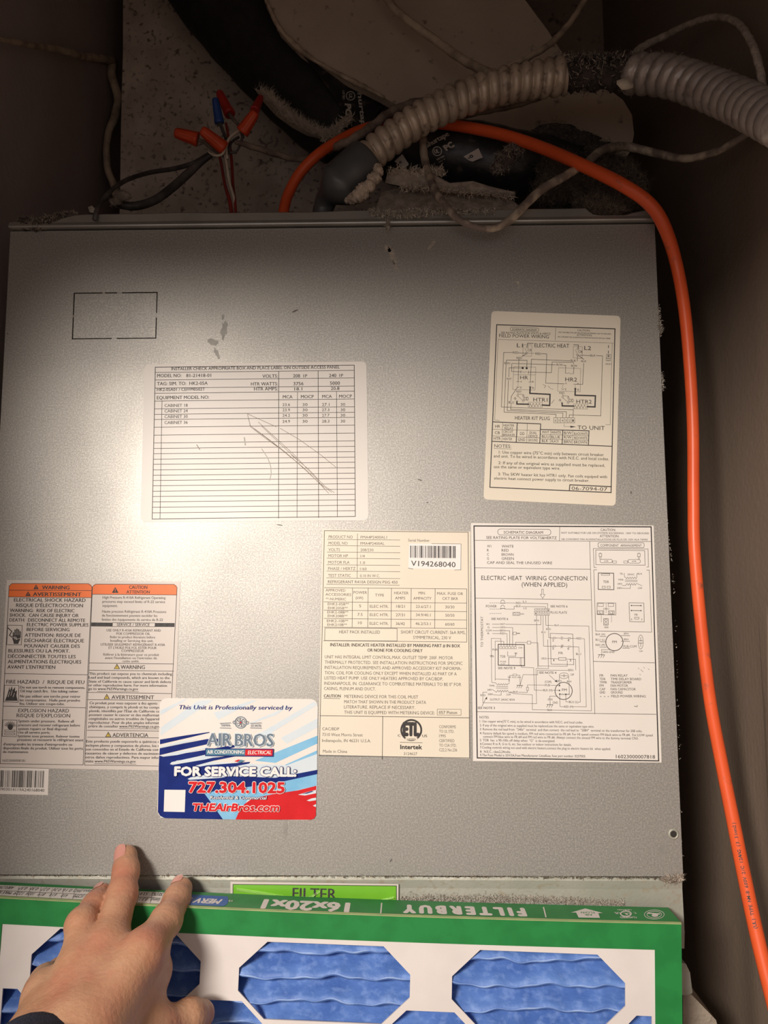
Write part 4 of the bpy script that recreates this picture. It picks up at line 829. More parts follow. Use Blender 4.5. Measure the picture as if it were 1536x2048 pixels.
# ------------------------------------------------------------------ insulated pipes
PI1 = thing('insulated_pipe', 'thick black foam insulated pipe slanting down across the beige plenum board', 'pipe', (0,0,0))
pth = pxpath([(330,-260,0.21,205),(400,-80,0.21,190),(452,0,0.21,186),(520,80,0.208,184),(600,168,0.202,178),(662,230,0.194,168),(706,268,0.188,150)], 0.006)
mb = MB(); sweep(mb, pth, 28, lambda s,a: 1+0.012*math.sin(s*130+2*a)); mb.build('foam_sleeve', M['black_foam'], PI1, True)
def tube_pt(path, t, ang, out=1.0):
    i = min(int(t*(len(path)-1)), len(path)-2); f = t*(len(path)-1)-i
    p = path[i][0].lerp(path[i+1][0], f); r = path[i][1]*(1-f)+path[i+1][1]*f
    T = (path[i+1][0]-path[i][0]).normalized(); N = Vector((0,-1,0)); N = (N-T*N.dot(T)).normalized(); B = T.cross(N)
    return p + (N*math.cos(ang)+B*math.sin(ang))*r*out, T, (N*math.cos(ang)+B*math.sin(ang)), B
outer_e = [(508,176),(528,205),(552,232),(585,256),(615,272),(648,284),(680,286)]
inner_e = [(540,192),(560,212),(585,232),(612,250),(634,264),(656,270),(684,272)]
fr = MB()
for i,(o_,i_) in enumerate(zip(outer_e, inner_e)):
    for j in range(4):
        t = j/3; fr.v.append(tuple(P(o_[0]*(1-t)+i_[0]*t, o_[1]*(1-t)+i_[1]*t, 0.178-0.024*math.sin(math.pi*0.55*t)-0.002*i/6)))
for i in range(len(outer_e)-1):
    for j in range(3): fr.f.append((i*4+j,i*4+j+1,(i+1)*4+j+1,(i+1)*4+j))
fr.build('torn_insulation', M['fluff'], PI1, True, label='torn pale fibre insulation strip')
def root_fr(r):
    i = r.randrange(len(outer_e)-1); s_ = r.random(); t = r.random()**0.5
    ox,oy = [outer_e[i][k_]*(1-s_)+outer_e[i+1][k_]*s_ for k_ in (0,1)]; ix,iy = [inner_e[i][k_]*(1-s_)+inner_e[i+1][k_]*s_ for k_ in (0,1)]
    return P(ox*(1-t)+ix*t, oy*(1-t)+iy*t, 0.174-0.026*math.sin(math.pi*0.55*t))
fibers('frayed_edge', M['fluff'], PI1, root_fr, 2200, 0.009, 0.00035, (0.35,-0.25,0.9), 0.3, 21)
fibers('frayed_edge', M['fluff'], PI1, lambda r: P(r.uniform(648,702), 276-0.55*(r.uniform(0,50)), 0.135), 0, 0.006, 0.0004, (0.3,-0.5,0.3), 0.6, 22) if False else None
def root_end(r):
    t = r.random(); return P(645+58*t, 279-42*t+r.gauss(0,4), 0.144+0.004*r.random())
fibers('frayed_edge', M['fluff'], PI1, root_end, 900, 0.006, 0.0006, (0.1,-0.5,0.5), 0.5, 22)
# loose tape flap with print, on the pipe's right flank
fo = P(705,215,0.148); fn = Vector((0.30,-0.95,0.05)).normalized()
fl = MB(); fl.prism([PPL(x,y,fo,fn) for x,y in [(604,108),(640,132),(690,160),(735,182),(768,200),(752,232),(728,258),(712,262),(690,228),(664,188),(634,146)]], fn*-0.0006)
fl.build('tape_flap', M['tape'], PI1, label='printed black foil tape on the pipe')
def vt(c, x, y0, y1, h, t, ink='white_ink', bold=0.02, dx=0):
    base,_ = glyphs(t,0.0); g_,fs = glyphs(t,bold); A=c.W(x,y0); Bv=c.W(x+dx,y1); u=(Bv-A).normalized(); L_=(Bv-A).length; v=c.n.cross(u)
    k=(base[:,0].max()-base[:,0].min()); hh=(c.W(x,y0)-c.W(x+h,y0)).length/CAP
    c.mb(ink).add([A+u*((p[0]-base[:,0].min())/k*L_)+v*(p[1]*hh) for p in g_],fs)
M['tape_print'] = mat('silver_tape_print', (0.62,0.55,0.48), (0.50,0.44,0.38), 0.5, 0, 200)
c = Ctx(fo, fn, 0); c.step = 0.0002
vt(c, 715, 186, 252, 9, 'hurtap', 'tape_print', .03, dx=8); vt(c, 690, 208, 230, 11, 'PC', 'tape_print', .05, dx=2); c.ring(701, 192, 8.5, 1.6, ink='tape_print'); vt(c, 698, 187, 197, 6, 'UL', 'tape_print', .03); vt(c, 685, 181, 199, 4, 'LISTED', 'tape_print', .02)
c.build(PI1, {'tape_print':'tape_lettering'})
cable('torn_seam', [(520,-10,0.175,5),(548,38,0.172,6),(570,72,0.168,7),(597,108,0.162,6),(636,156,0.156,6),(664,194,0.152,5),(690,226,0.15,5),(704,244,0.15,4)], M['tan_cable'], '', parent=PI1, rough=0.25, seg=7)
cable('torn_edge', [(520,-30,0.134,6),(532,0,0.134,7),(560,58,0.134,10),(600,99,0.134,12),(616,112,0.132,9),(640,127,0.134,7),(690,155,0.134,9),(735,177,0.134,9),(768,195,0.134,6)], M['tan_cable'], '', parent=DB, rough=0.3, seg=7)
PI2 = thing('insulated_pipe', 'dusty black pipe wrapped in printed tape lying on the cabinet top', 'pipe', (0,0,0))
p2 = pxpath([(768,296,0.108,120),(790,298,0.107,134),(840,305,0.105,138),(940,318,0.10,140),(1040,335,0.10,135),(1130,352,0.11,125),(1200,366,0.12,115)], 0.005)
mb = MB(); sweep(mb, p2, 28, lambda s,a: 1+0.015*math.sin(s*110+3*a)+0.01*math.sin(s*300)); mb.build('tape_wrap', M['tape'], PI2, True)
q0,_,nn,_ = tube_pt(p2, 0.30, 0.0, 1.03); n2 = Vector((0.0,-1,0.15)).normalized()
c = Ctx(q0+Vector((0,-0.003,0)), n2, 0); c.step=0.0003; c.crop(820,220,5.12)
TP='tape_print'
c.T(178,388,405,62,'Shurtape',.03,y1=262,ink=TP); c.T(375,418,455,66,'PC',.06,y1=372,ink=TP); c.ring(278,425,45,9,ink=TP); c.T(256,450,300,40,'UL',.04,y1=440,ink=TP); c.T(280,520,355,20,'LISTED',.03,y1=482,ink=TP); c.T(295,545,362,12,'507 P',.02,y1=510,ink=TP)
c.fill([(548,480),(700,395),(745,490),(640,532),(600,520)],'paper_grey',1); c.T(600,512,650,34,'-0',.05,y1=484,lay=2)
c.ring(1008,412,44,8,ink=TP); c.T(985,436,1030,38,'UL',.04,y1=430,ink=TP); c.T(1000,494,1056,16,'LISTED',.02,y1=470,ink=TP)
c.fill([(-160,530),(-80,455),(-10,560),(-60,600)],'paper_grey',1); c.T(-110,566,-80,30,'-0',.05,y1=540,lay=2); c.T(40,620,100,40,'Z',.05,y1=595,ink=TP)
c.build(PI2, {'tape_print':'tape_lettering','paper_grey':'silver_patch','ink':'patch_lettering'})
# torn pale tape under the pipe
tt = MB()
ptsU = [(775,345),(800,338),(835,340),(870,350),(900,366),(945,362),(985,374),(1030,384)]; ptsL = [(770,366),(800,372),(835,377),(870,380),(900,386),(945,388),(985,390),(1030,392)]
for (a,b) in zip(ptsU, ptsL):
    yy = 0.036+0.002*math.sin(a[0]*.1); tt.v += [tuple(P(a[0],a[1],yy)), tuple(P((a[0]+b[0])/2,(a[1]+b[1])/2,yy-0.006)), tuple(P(b[0],b[1],yy))]
for i in range(len(ptsU)-1):
    for k in range(2): tt.f.append((i*3+k,i*3+k+1,(i+1)*3+k+1,(i+1)*3+k))
fibers('torn_fibres', M['fluff'], PI2, lambda r: P(*(lambda t: (800+230*t, 374+18*t+r.gauss(0,3)))(r.random()), 0.033), 600, 0.004, 0.0005, (0.3,-0.3,-0.3), 0.7, 27)
o = tt.build('torn_tape', M['dust_pale'], PI2, True, label='torn pale backing strip under the pipe')
fibers('torn_fibres', M['fluff'], PI2, lambda r: P(r.uniform(778,890), 338+r.uniform(0,14), 0.034), 500, 0.005, 0.0006, (0,-0.3,0.4), 0.7, 23)
# ------------------------------------------------------------------ flexible conduit
FC = thing('flexible_conduit', 'corrugated flexible conduit with a torn dusty middle arching over the cabinet', 'conduit', (0,0,0))
def corr(pitch, amp):
    def f(s, a):
        u = ((s/pitch + a/(2*math.pi)) % 1.0); return 1 - amp*(1-max(0.0,math.sin(math.pi*u))**0.42)
    return f
c1 = pxpath([(716,340,0.03,66),(735,316,0.03,66),(790,271,0.03,66),(850,232,0.03,68),(920,199,0.03,70),(1000,173,0.03,72),(1070,160,0.03,74),(1128,152,0.03,76)], 0.0008)
mb = MB(); sweep(mb, c1, 24, corr(0.0097, 0.33)); mb.build('corrugated_sleeve', M['conduit'], FC, True, label='tan ribbed conduit sleeve')
c2 = pxpath([(1262,147,0.03,78),(1330,152,0.012,80),(1400,172,-0.012,83),(1480,205,-0.05,88),(1570,250,-0.10,96)], 0.0009)
mb = MB(); sweep(mb, c2, 20, corr(0.0125, 0.30)); mb.build('corrugated_sleeve', M['conduit2'], FC, True, label='grey ribbed conduit sleeve')
cc = pxpath([(1110,153,0.03,56),(1160,150,0.032,58),(1210,149,0.032,58),(1280,150,0.03,58)], 0.003)
mb = MB(); sweep(mb, cc, 14, lambda s,a: 1+0.12*math.sin(s*900+3*a)+0.1*math.sin(s*350-2*a)); mb.build('torn_core', M['dust'], FC, True, label='exposed dusty conduit core')
def root_core(r):
    q,_,_,_ = tube_pt(cc, r.random(), r.uniform(-2.6,2.6), r.uniform(0.9,1.08)); return q + Vector((0,0,0.002))
fibers('dust_fluff', M['dust_pale'], FC, root_core, 1500, 0.006, 0.0007, (0,-0.2,0.6), 1.1, 24)
fibers('dust_fluff', M['dust'], FC, root_core, 900, 0.006, 0.0007, (0,-0.2,0.1), 1.1, 25)
fibers('dust_fluff', M['dust_pale'], FC, lambda r: tube_pt(c2, r.uniform(0,0.9), r.uniform(0.9,2.2)*(1 if tube_pt(c2,.5,1.5)[0].z>tube_pt(c2,.5,-1.5)[0].z else -1), 1.0)[0], 1300, 0.003, 0.0004, (0,0,0.6), 1.0, 26)
pl = MB(); 
for i in range(10): 
    a=2*math.pi*i/10; pl.v.append(tuple(P(1250+17*math.cos(a)+3*math.sin(3*a),168+12*math.sin(a),0.012)))
pl.f.append(tuple(range(10))); pl.v.append(tuple(P(1251,167,0.006)))
pl.f = [(i,(i+1)%10,10) for i in range(10)]
pl.build('foil_scrap', M['white_wire'], FC, True)
el = []
for px,py,Y,wd in [(738,314,0.03,60),(736,316,0.03,78),(732,320,0.03,84),(700,350,0.03,87),(684,365,0.031,88),(683,366,0.031,94),(677,372,0.032,94),(676,373,0.032,86),(668,380,0.035,66),(660,388,0.04,50),(652,400,0.045,43),(646,420,0.05,41),(644,450,0.05,41)]:
    p = P(px,py,Y); el.append((p, wd*0.5*m_per_px(p)))
mb = MB(); sweep(mb, el, 24); mb.build('conduit_elbow', M['connector'], FC, True, label='dark grey plastic conduit elbow')
ring = pxpath([(735,318,0.03,70),(728,324,0.03,80),(716,334,0.03,82),(710,340,0.03,74)],0.001)
sb = MB(); rs = random.Random(5)
for i in range(26):
    t = i/25; px = 758-70*t+rs.gauss(0,2.5); py = 340+62*math.sin(math.pi*0.5*t)**0.8+rs.gauss(0,3); Yq = 0.020-0.012*math.sin(math.pi*t)+0.012*t
    p = P(px,py,Yq); k = m_per_px(p)*rs.uniform(6,13)*(0.6+0.7*math.sin(math.pi*min(1,t+.1)))
    bm = bmesh.new(); bmesh.ops.create_icosphere(bm, subdivisions=3, radius=1.0)
    for v in bm.verts: v.co = p + v.co*k*(1+0.18*math.sin(9*v.co.x+i)*math.sin(8*v.co.z)+rs.uniform(-.10,.10))
    sb.add([v.co[:] for v in bm.verts], [tuple(x.index for x in f.verts) for f in bm.faces]); bm.free()
sb.build('sealant', M['sealant'], FC, True, label='crumbly tan sealant on the elbow')
# ------------------------------------------------------------------ cables
tag_orange = cable('electrical_cable', [(562,470,0.06,21),(568,418,0.06,21),(578,385,0.06,21),(600,346,0.058,21),(636,309,0.055,21),(680,280,0.06,20),(722,260,0.066,20),(780,246,0.068,20),(860,246,0.066,21),(930,254,0.058,22),(1010,271,0.042,23),(1090,298,0.022,24),(1170,333,-0.002,25),(1245,370,-0.016,26),(1298,407,-0.016,26),(1328,452,-0.012,26),(1352,525,0.0,24),(1369,620,0.0,23.5),(1380,740,0.0,23),(1386,860,0.0,23),(1387,1000,0.0,23),(1389,1100,-0.002,23),(1402,1250,-0.004,23.5),(1420,1400,-0.006,24),(1444,1530,-0.010,25),(1466,1640,-0.016,26),(1488,1750,-0.022,27),(1516,1880,-0.032,28),(1566,2090,-0.05,29),(1600,2300,-0.06,29)],
    M['orange_cable'], 'orange sheathed electrical cable running down beside the cabinet edge', seg=18)
cp = pxpath([(1389,1100,-0.002,23),(1402,1250,-0.004,23.5),(1420,1400,-0.006,24),(1444,1530,-0.010,25),(1466,1640,-0.016,26),(1488,1750,-0.022,27),(1516,1880,-0.032,28),(1566,2090,-0.05,29)], 0.001)
def to_px_y(p):
    q = MC.transposed() @ (p - CAM); return 1024 - F*q.z/q.y
ca_ = [(to_px_y(p), p, r) for p, r in cp]
def at_y(y):
    for u0, u1 in zip(ca_[:-1], ca_[1:]):
        if u0[0] <= y <= u1[0]:
            t = (y-u0[0])/(u1[0]-u0[0]+1e-9); return u0[1].lerp(u1[1], t), (u0[1]-u1[1]).normalized(), u0[2]
txt = '(UL) TYPE NM-B 600V 2/C 12AWG (3.31mm2)'; lm = MB(); lm.flat = True
for i, ch_ in enumerate(txt):
    if ch_ == ' ': continue
    y = 1856 - (1856-1642)*(i+0.5)/len(txt); p, T, r = at_y(y)
    N = (CAM-p).normalized(); N = (N-T*N.dot(T)).normalized(); V = N.cross(T); g_, fs = glyphs(ch_, 0.02); k_ = 0.0021/CAP; xm = (g_[:,0].max()+g_[:,0].min())/2
    lm.add([p + N*(r*1.012) + T*((q[0]-xm)*k_) + V*((q[1]-CAP/2)*k_) for q in g_], fs)
lm.build('cable_lettering', M['ink'], tag_orange, kind='stuff')
cable('thermostat_cable', [(846,262,0.06,15),(848,310,0.05,16),(858,350,0.03,16),(872,385,0.004,16),(892,412,-0.012,15),(915,437,-0.018,14),(945,452,-0.02,13),(985,457,-0.02,14),(1020,440,-0.018,17),(1050,410,-0.014,17),(1085,378,-0.006,18),(1130,352,0.0,17),(1172,326,0.014,16),(1206,300,0.03,17),(1250,293,0.055,17),(1310,306,0.045,16),(1365,317,0.02,15),(1415,309,0.0,15),(1465,287,-0.025,15),(1520,245,-0.055,15),(1575,190,-0.09,15)],
    M['grey_cable'], 'dirty grey thermostat cable drooping in a loop over the cabinet flange', seg=12, rfun=lambda s,a: 1+.05*math.sin(s*400+a*2))
o = cable('dusty_cable', [(600,-420,0.11,15),(690,-180,0.11,15),(745,-60,0.11,15),(772,-6,0.11,15),(800,28,0.108,16),(870,80,0.10,17),(930,122,0.085,18),(985,150,0.07,18),(1020,172,0.07,18)], M['tan_cable'], 'dusty tan cable coming down to the middle of the conduit', rfun=lambda s,a: 1+.06*math.sin(s*300+a))
cable('dusty_cable', [(1290,-420,0.10,12),(1240,-180,0.10,12),(1200,-50,0.10,12),(1172,-4,0.10,12),(1140,46,0.09,12),(1100,88,0.08,13),(1060,113,0.07,12),(1010,137,0.065,12),(960,175,0.07,10)], M['tan_cable'], 'thin dusty cable slanting down to the right of the tan cable', rfun=lambda s,a: 1+.08*math.sin(s*350+a))
fz = cable('dusty_cable', [(1250,128,0.06,16),(1282,96,0.06,15),(1330,72,0.06,14),(1380,48,0.03,13),(1430,34,0.0,13),(1475,46,-0.035,14),(1505,90,-0.055,15),(1522,150,-0.065,16),(1530,215,-0.065,15)], M['dust_pale'], 'fuzzy grey dust-covered cable looping above the right end of the conduit', rfun=lambda s,a: 1+.1*math.sin(s*500+a*2))
cable('dusty_cable', [(470,284,0.10,8),(500,292,0.10,12),(540,305,0.10,12),(585,317,0.10,12),(620,316,0.095,13),(655,300,0.07,16),(700,282,0.04,18),(740,256,0.05,18),(780,226,0.06,18),(830,205,0.07,16),(880,200,0.08,14)], M['brown_cable'], 'dirty brown cable leading from the wire connectors to the conduit', rfun=lambda s,a: 1+.12*math.sin(s*330+a))
cable('dusty_cable', [(880,246,0.075,9),(930,232,0.075,10),(980,222,0.075,10),(1030,212,0.075,10),(1080,196,0.07,9),(1110,180,0.07,9)], M['brown_cable'], 'thin dark dusty wire directly under the tan conduit sleeve', rfun=lambda s,a: 1+.15*math.sin(s*400+a))
lx = XL + 0.012
lp = []
for px,py,wd in ((-40,66,10),(0,78,10),(60,90,11),(110,98,12),(150,108,14)):
    p = PX(px,py,lx); lp.append((p, wd*.5*m_per_px(p)))
for px,py,Y,wd in ((185,122,0.30,15),(212,138,0.30,16),(228,165,0.30,17),(236,198,0.305,17),(230,232,0.30,16),(218,262,0.295,14),(213,300,0.29,13),(216,340,0.285,14),(228,372,0.29,15),(236,410,0.28,15)):
    p = P(px,py,Y); lp.append((p, wd*.5*m_per_px(p)))
lp = [(Vector((max(p.x, XL+r*1.15), p.y, p.z)), r) for p, r in spline(lp,0.005)]
mb = MB(); sweep(mb, lp, 10, lambda s,a: 1+.06*math.sin(s*200+a)); tag(mb.build('dusty_cable', M['tan_cable'], None, True), 'dusty cable sagging across the left wall in the dark corner', 'cable')
cable('black_cable', [(189,440,-0.0065,9),(192,424,-0.006,9),(204,402,0.004,9),(228,376,0.02,9),(258,358,0.05,9),(300,345,0.08,9),(350,337,0.10,9),(390,325,0.11,10),(418,308,0.11,9)], M['black_cable'], 'thin black cable bent over the flange from the wire connectors', seg=10)
cable('black_cable', [(225,400,0.07,14),(240,409,0.07,16),(272,412,0.075,17),(310,400,0.085,17),(345,375,0.095,17),(375,348,0.105,17),(400,325,0.11,15),(425,308,0.11,10)], M['black_cable'], 'thick dusty black cable sagging below the wire connectors', seg=12)
HUBY = 0.105
def wirep(label, pts, m, name='electrical_wire'): return cable(name, pts, M[m], label, 'wire', 'short wires at the wire connectors', seg=8, step=0.003)
wirep('dark red wire running down into the cabinet beside the white wire', [(436,300,HUBY,5),(442,325,HUBY,6),(450,370,HUBY,6),(460,405,HUBY,8),(466,450,HUBY,8)], 'red_wire')
wirep('second dark red wire running down from the blue connector', [(452,246,HUBY+.01,5),(457,275,HUBY+.008,6),(463,320,HUBY+.006,6),(466,370,HUBY+.004,6),(470,405,HUBY,6),(473,450,HUBY,6)], 'red_wire')
wirep('white wire running down between the two red wires', [(448,300,HUBY-.004,6),(453,325,HUBY-.004,6),(459,365,HUBY-.003,6),(468,398,HUBY,6),(474,450,HUBY,6)], 'white_wire')
wirep('pale wire curving up into the orange connector by the pipe', [(455,318,HUBY-.006,5),(452,295,HUBY-.006,6),(458,278,HUBY-.006,6),(470,266,HUBY-.004,6),(482,260,HUBY,5)], 'white_wire')
wirep('black wire leading down from the blue connector', [(439,244,HUBY+.005,7),(446,262,HUBY+.004,7),(452,280,HUBY+.002,6),(456,308,HUBY,5)], 'black_cable')
wirep('black wire looped under the orange connector by the pipe', [(487,262,HUBY+.002,6),(482,285,HUBY,5),(472,304,HUBY,5),(460,306,HUBY,5),(462,286,HUBY+.002,5),(478,274,HUBY+.004,5)], 'black_cable')
wirep('brown wire leading into the leftmost orange connector', [(392,278,HUBY,7),(408,284,HUBY,8),(422,296,HUBY,7),(438,308,HUBY,6),(452,314,HUBY,5)], 'brown_cable')
wirep('pale wire curled below the front orange connector', [(416,303,HUBY-.01,4),(428,311,HUBY-.012,5),(442,310,HUBY-.012,5),(450,300,HUBY-.01,5),(446,292,HUBY-.008,4)], 'white_wire')
wirep('dark wire behind leading into the red connector', [(458,228,HUBY+.02,8),(468,240,HUBY+.02,8),(478,252,HUBY+.018,7),(486,275,HUBY+.012,6)], 'brown_cable')
# wire connectors: fluted caps
def nut(bx, by, tx, ty, wpx, Yb, Yt, m, label):
    A = P(bx,by,Yb); B = P(tx,ty,Yt); ax = (B-A); L = ax.length; ax.normalize()
    N = Vector((0,-1,0)); N = (N-ax*N.dot(ax)).normalized(); Bn = ax.cross(N); R = wpx*.5*m_per_px(A)
    seg = 36; prof = [(0.0,0.80,0),(0.0,1.0,0),(0.10,1.03,0),(0.16,1.0,.3),(0.22,0.97,1),(0.5,0.90,1),(0.8,0.80,1),(0.92,0.72,.6),(0.98,0.60,0),(1.0,0.40,0)]
    mb = MB()
    for t,r,fl in prof:
        for k in range(seg):
            a = 2*math.pi*k/seg; rr_ = R*r*(1-0.09*fl*(0.5+0.5*math.cos(a*9)))
            mb.v.append(tuple(A+ax*(L*t)+(N*math.cos(a)+Bn*math.sin(a))*rr_))
    for i in range(len(prof)-1):
        for k in range(seg): mb.f.append((i*seg+k,i*seg+(k+1)%seg,(i+1)*seg+(k+1)%seg,(i+1)*seg+k))
    mb.f.append(tuple((len(prof)-1)*seg+k for k in range(seg))); mb.f.append(tuple(range(seg)))
    o = mb.build('wire_connector', M[m], None, True); tag(o, label, 'wire connector', 'twist-on wire connectors above the cabinet')
nut(439,247,430,196,19,HUBY+.005,HUBY-.002,'nut_blue','blue twist-on wire connector pointing up')
nut(460,229,438,184,22,HUBY+.025,HUBY+.03,'nut_red','red twist-on wire connector behind the blue one')
nut(484,265,512,224,26,HUBY-.002,HUBY-.01,'nut_orange','bright orange wire connector tilted toward the black pipe')
nut(449,297,402,259,27,HUBY-.008,HUBY-.022,'nut_orange','ribbed orange wire connector in front of the cable hub')
nut(396,279,349,265,27,HUBY,HUBY-.004,'nut_orange','orange wire connector lying flat at the tip of the brown wire')
nut(509,222,522,194,18,HUBY+.02,HUBY+.035,'nut_red','dark red wire connector half hidden behind the black pipe')
# ------------------------------------------------------------------ dust clumps
def clump(name, label, blobs, m, nf, fl, seed, fm=None, bias=(0,0,0.2)):
    t = thing(name, label, 'dust', (0,0,0)); rnd = random.Random(seed); mb = MB(); cen = []
    for px,py,Y,rx,ry in blobs:
        p = P(px,py,Y); k = m_per_px(p); bm = bmesh.new(); bmesh.ops.create_icosphere(bm, subdivisions=3, radius=1.0)
        for v in bm.verts:
            q = v.co.copy(); f = 1+0.16*math.sin(7*q.x+seed)*math.sin(6*q.z+1)+0.13*math.sin(13*q.y+9*q.z+px)+rnd.uniform(-.09,.09)
            v.co = Vector((q.x*rx*k*f, q.y*min(rx,ry)*k*0.8*f, q.z*ry*k*f))+p
        mb.add([v.co[:] for v in bm.verts], [tuple(x.index for x in f.verts) for f in bm.faces]); bm.free(); cen.append((p,rx*k,ry*k))
    mb.build('lint_mass', M[m], t, True)
    def root(r):
        p,a,b = r.choice(cen); d = Vector((r.gauss(0,1),-abs(r.gauss(0,1)),r.gauss(0,1))).normalized(); return p+Vector((d.x*a,d.y*min(a,b)*.8,d.z*b))
    fibers('lint_fibres', M[fm or m], t, root, nf, fl, 0.00028, bias, 1.3, seed)
    return t
clump('dust_clump', 'large dark brown clump of lint hanging over the right end of the flange', [(1120,350,0.06,46,40),(1180,375,0.045,60,46),(1230,395,0.03,50,34),(1212,424,0.004,36,13),(1190,412,0.012,40,16),(1255,408,0.012,34,16),(1105,385,0.045,36,26),(1255,372,0.035,32,34),(1230,335,0.06,28,22)], 'dust', 9000, 0.009, 31, 'grime')
clump('dust_clump', 'small lint patch on the black taped pipe below the orange cable', [(1010,320,0.035,20,16),(1000,335,0.035,18,12),(1030,300,0.04,16,14)], 'dust', 700, 0.005, 32, 'dust_pale')
clump('dust_clump', 'ridge of lint between the orange cable and the duct board', [(1110,262,0.095,42,14),(1155,280,0.09,40,16),(1200,300,0.08,30,16)], 'dust', 1100, 0.006, 33, 'grime')
clump('dust_clump', 'black crumbling lint on the left corner of the flange', [(52,448,0.0,15,13),(75,450,-0.001,18,12),(98,444,-0.001,16,11),(118,436,0.0,16,8),(140,429,0.003,16,5)], 'dust', 1300, 0.003, 34, 'dust_pale')
clump('dust_clump', 'grey lint beside the black cable at the corner of the plenum board', [(246,392,0.06,16,10),(232,404,0.055,12,7)], 'dust_pale', 300, 0.004, 35)
o = MB(); o.flat=True
o.add([P(176,414,-.002),P(184,411,-.004),P(190,418,-.005),P(186,426,-.007),P(179,424,-.006)],[(0,1,2,3,4)]); tag(o.build('foil_scrap', M['residue'], None), 'pale foil scrap stuck beside the thin black cable', 'scrap')
# stippled board beside the cabinet foot
mb = MB(); mb.prism([P(1366,1978,0.02),P(1384,1990,0.02),P(1432,2040,0.02),P(1440,2070,0.02),P(1440,2140,0.02),P(1366,2140,0.02)], (0,0.3,0))
tag(mb.build('lower_duct_board', M['stipple']), 'stippled tan board beside the cabinet below the filter slot', 'duct board')
mb = MB(); mb.prism([P(1362,1925,0.012),P(1372,1928,0.012),P(1380,1945,0.012),P(1385,1986,0.012),P(1376,1990,0.012),P(1362,1990,0.012)], (0,0.02,0))
mb.build('side_tab', M['rail'], AH)
# ------------------------------------------------------------------ air filter
from mathutils.geometry import tessellate_polygon
FT = thing('air_filter', 'pleated blue air filter in a green and white cardboard frame held against the cabinet', 'air filter', (0,0,0))
YF, YK = -0.030, -0.005
TLc, TRc = P(-42,1790.5,YF), P(1362,1845,YF)
fu = (TRc-TLc); FLEN = fu.length; fu.normalize(); fw = Vector((0,-1,0)).cross(fu) * -1   # down
FH = 0.395
def bow(a): return 0.0022*math.sin(math.pi*max(0,min(1,a/FLEN)))
def FW(a, b, d): return TLc + fu*a + fw*(b + bow(a)*max(0,1-b/0.12)) + Vector((0,d,0))
def loc(px, py):
    q = P(px,py,YF)-TLc; return (q.dot(fu), q.dot(fw))
BD = 0.0182
NS = 40
def strip(mb, a0, a1, b0, b1, d0, d1, n=NS):
    """sheet running along the filter's width"""
    base = len(mb.v)
    for i in range(n+1):
        a = a0+(a1-a0)*i/n; mb.v.append(tuple(FW(a,b0,d0))); mb.v.append(tuple(FW(a,b1,d1)))
    for i in range(n): mb.f.append((base+2*i,base+2*i+1,base+2*i+3,base+2*i+2))
DT = YK-YF
for nm,(a0,a1,b0,b1) in (('frame_top',(0,FLEN,0,BD)),('frame_bottom',(0,FLEN,FH-BD,FH)),('frame_side',(0,BD,BD,FH-BD)),('frame_side',(FLEN-BD,FLEN,BD,FH-BD))):
    mb = MB()
    strip(mb,a0,a1,b0,b1,-0.0006,-0.0006)
    if nm=='frame_top':
        strip(mb,0,FLEN,0,0,0,DT); strip(mb,0,FLEN,b1,b1,-0.0006,0.0004)
    if nm=='frame_bottom': strip(mb,0,FLEN,FH,FH,0,DT)
    if nm=='frame_side':
        e = 0 if a0==0 else FLEN; i_ = a1 if a0==0 else a0
        mb.add([FW(e,0,0),FW(e,FH,0),FW(e,FH,DT),FW(e,0.004,DT)],[(0,1,2,3)])
        mb.add([FW(i_,BD,-0.0006),FW(i_,FH-BD,-0.0006),FW(i_,FH-BD,0.0004),FW(i_,BD,0.0004)],[(0,1,2,3)])
    mb.build(nm, M['green'], FT)
mb = MB(); strip(mb,0,FLEN,-0.0002,0.0009,-0.0003,-0.0009); strip(mb,0,FLEN,-0.0002,-0.0002,-0.0003,0.0006); mb.build('frame_fold', M['card_edge'], FT, label='pale worn fold line of the cardboard frame')
# white lattice with octagonal openings
def octo(cx, cy, hw, hh, ch):
    cv = ch*kv/k
    return [(cx-hw+ch,cy-hh),(cx+hw-ch,cy-hh),(cx+hw,cy-hh+cv),(cx+hw,cy+hh-cv),(cx+hw-ch,cy+hh),(cx-hw+ch,cy+hh),(cx-hw,cy+hh-cv),(cx-hw,cy-hh+cv)]
k = (loc(900,1950)[0]-loc(600,1950)[0])/300.0
holes = []
rowA = [(230,1939),(648,1966),(1077,1983)]
kv = (loc(648,2040)[1]-loc(648,1890)[1])/150.0
ca = [loc(x,y) for x,y in rowA]
pitch = ((ca[2][0]-ca[0][0])/2)
hw, hh, ch = 172*k, 78*kv, 55*k
rp = 250*kv
for r_ in range(3):
    for (a,b) in ca:
        q = octo(a, b+r_*rp, hw, hh, ch); holes.append(q)
lo_, hi_ = BD*0.6, FLEN-BD*0.6
for r_ in range(2):
    for (a,b) in ((ca[0][0]-pitch, ca[0][1]), ((ca[0][0]+ca[1][0])/2,(ca[0][1]+ca[1][1])/2), ((ca[1][0]+ca[2][0])/2,(ca[1][1]+ca[2][1])/2), ):
        if a < 0: continue
        holes.append(octo(a, b+rp*(r_+0.5), 118*k, 72*k, 95*k*0.74))
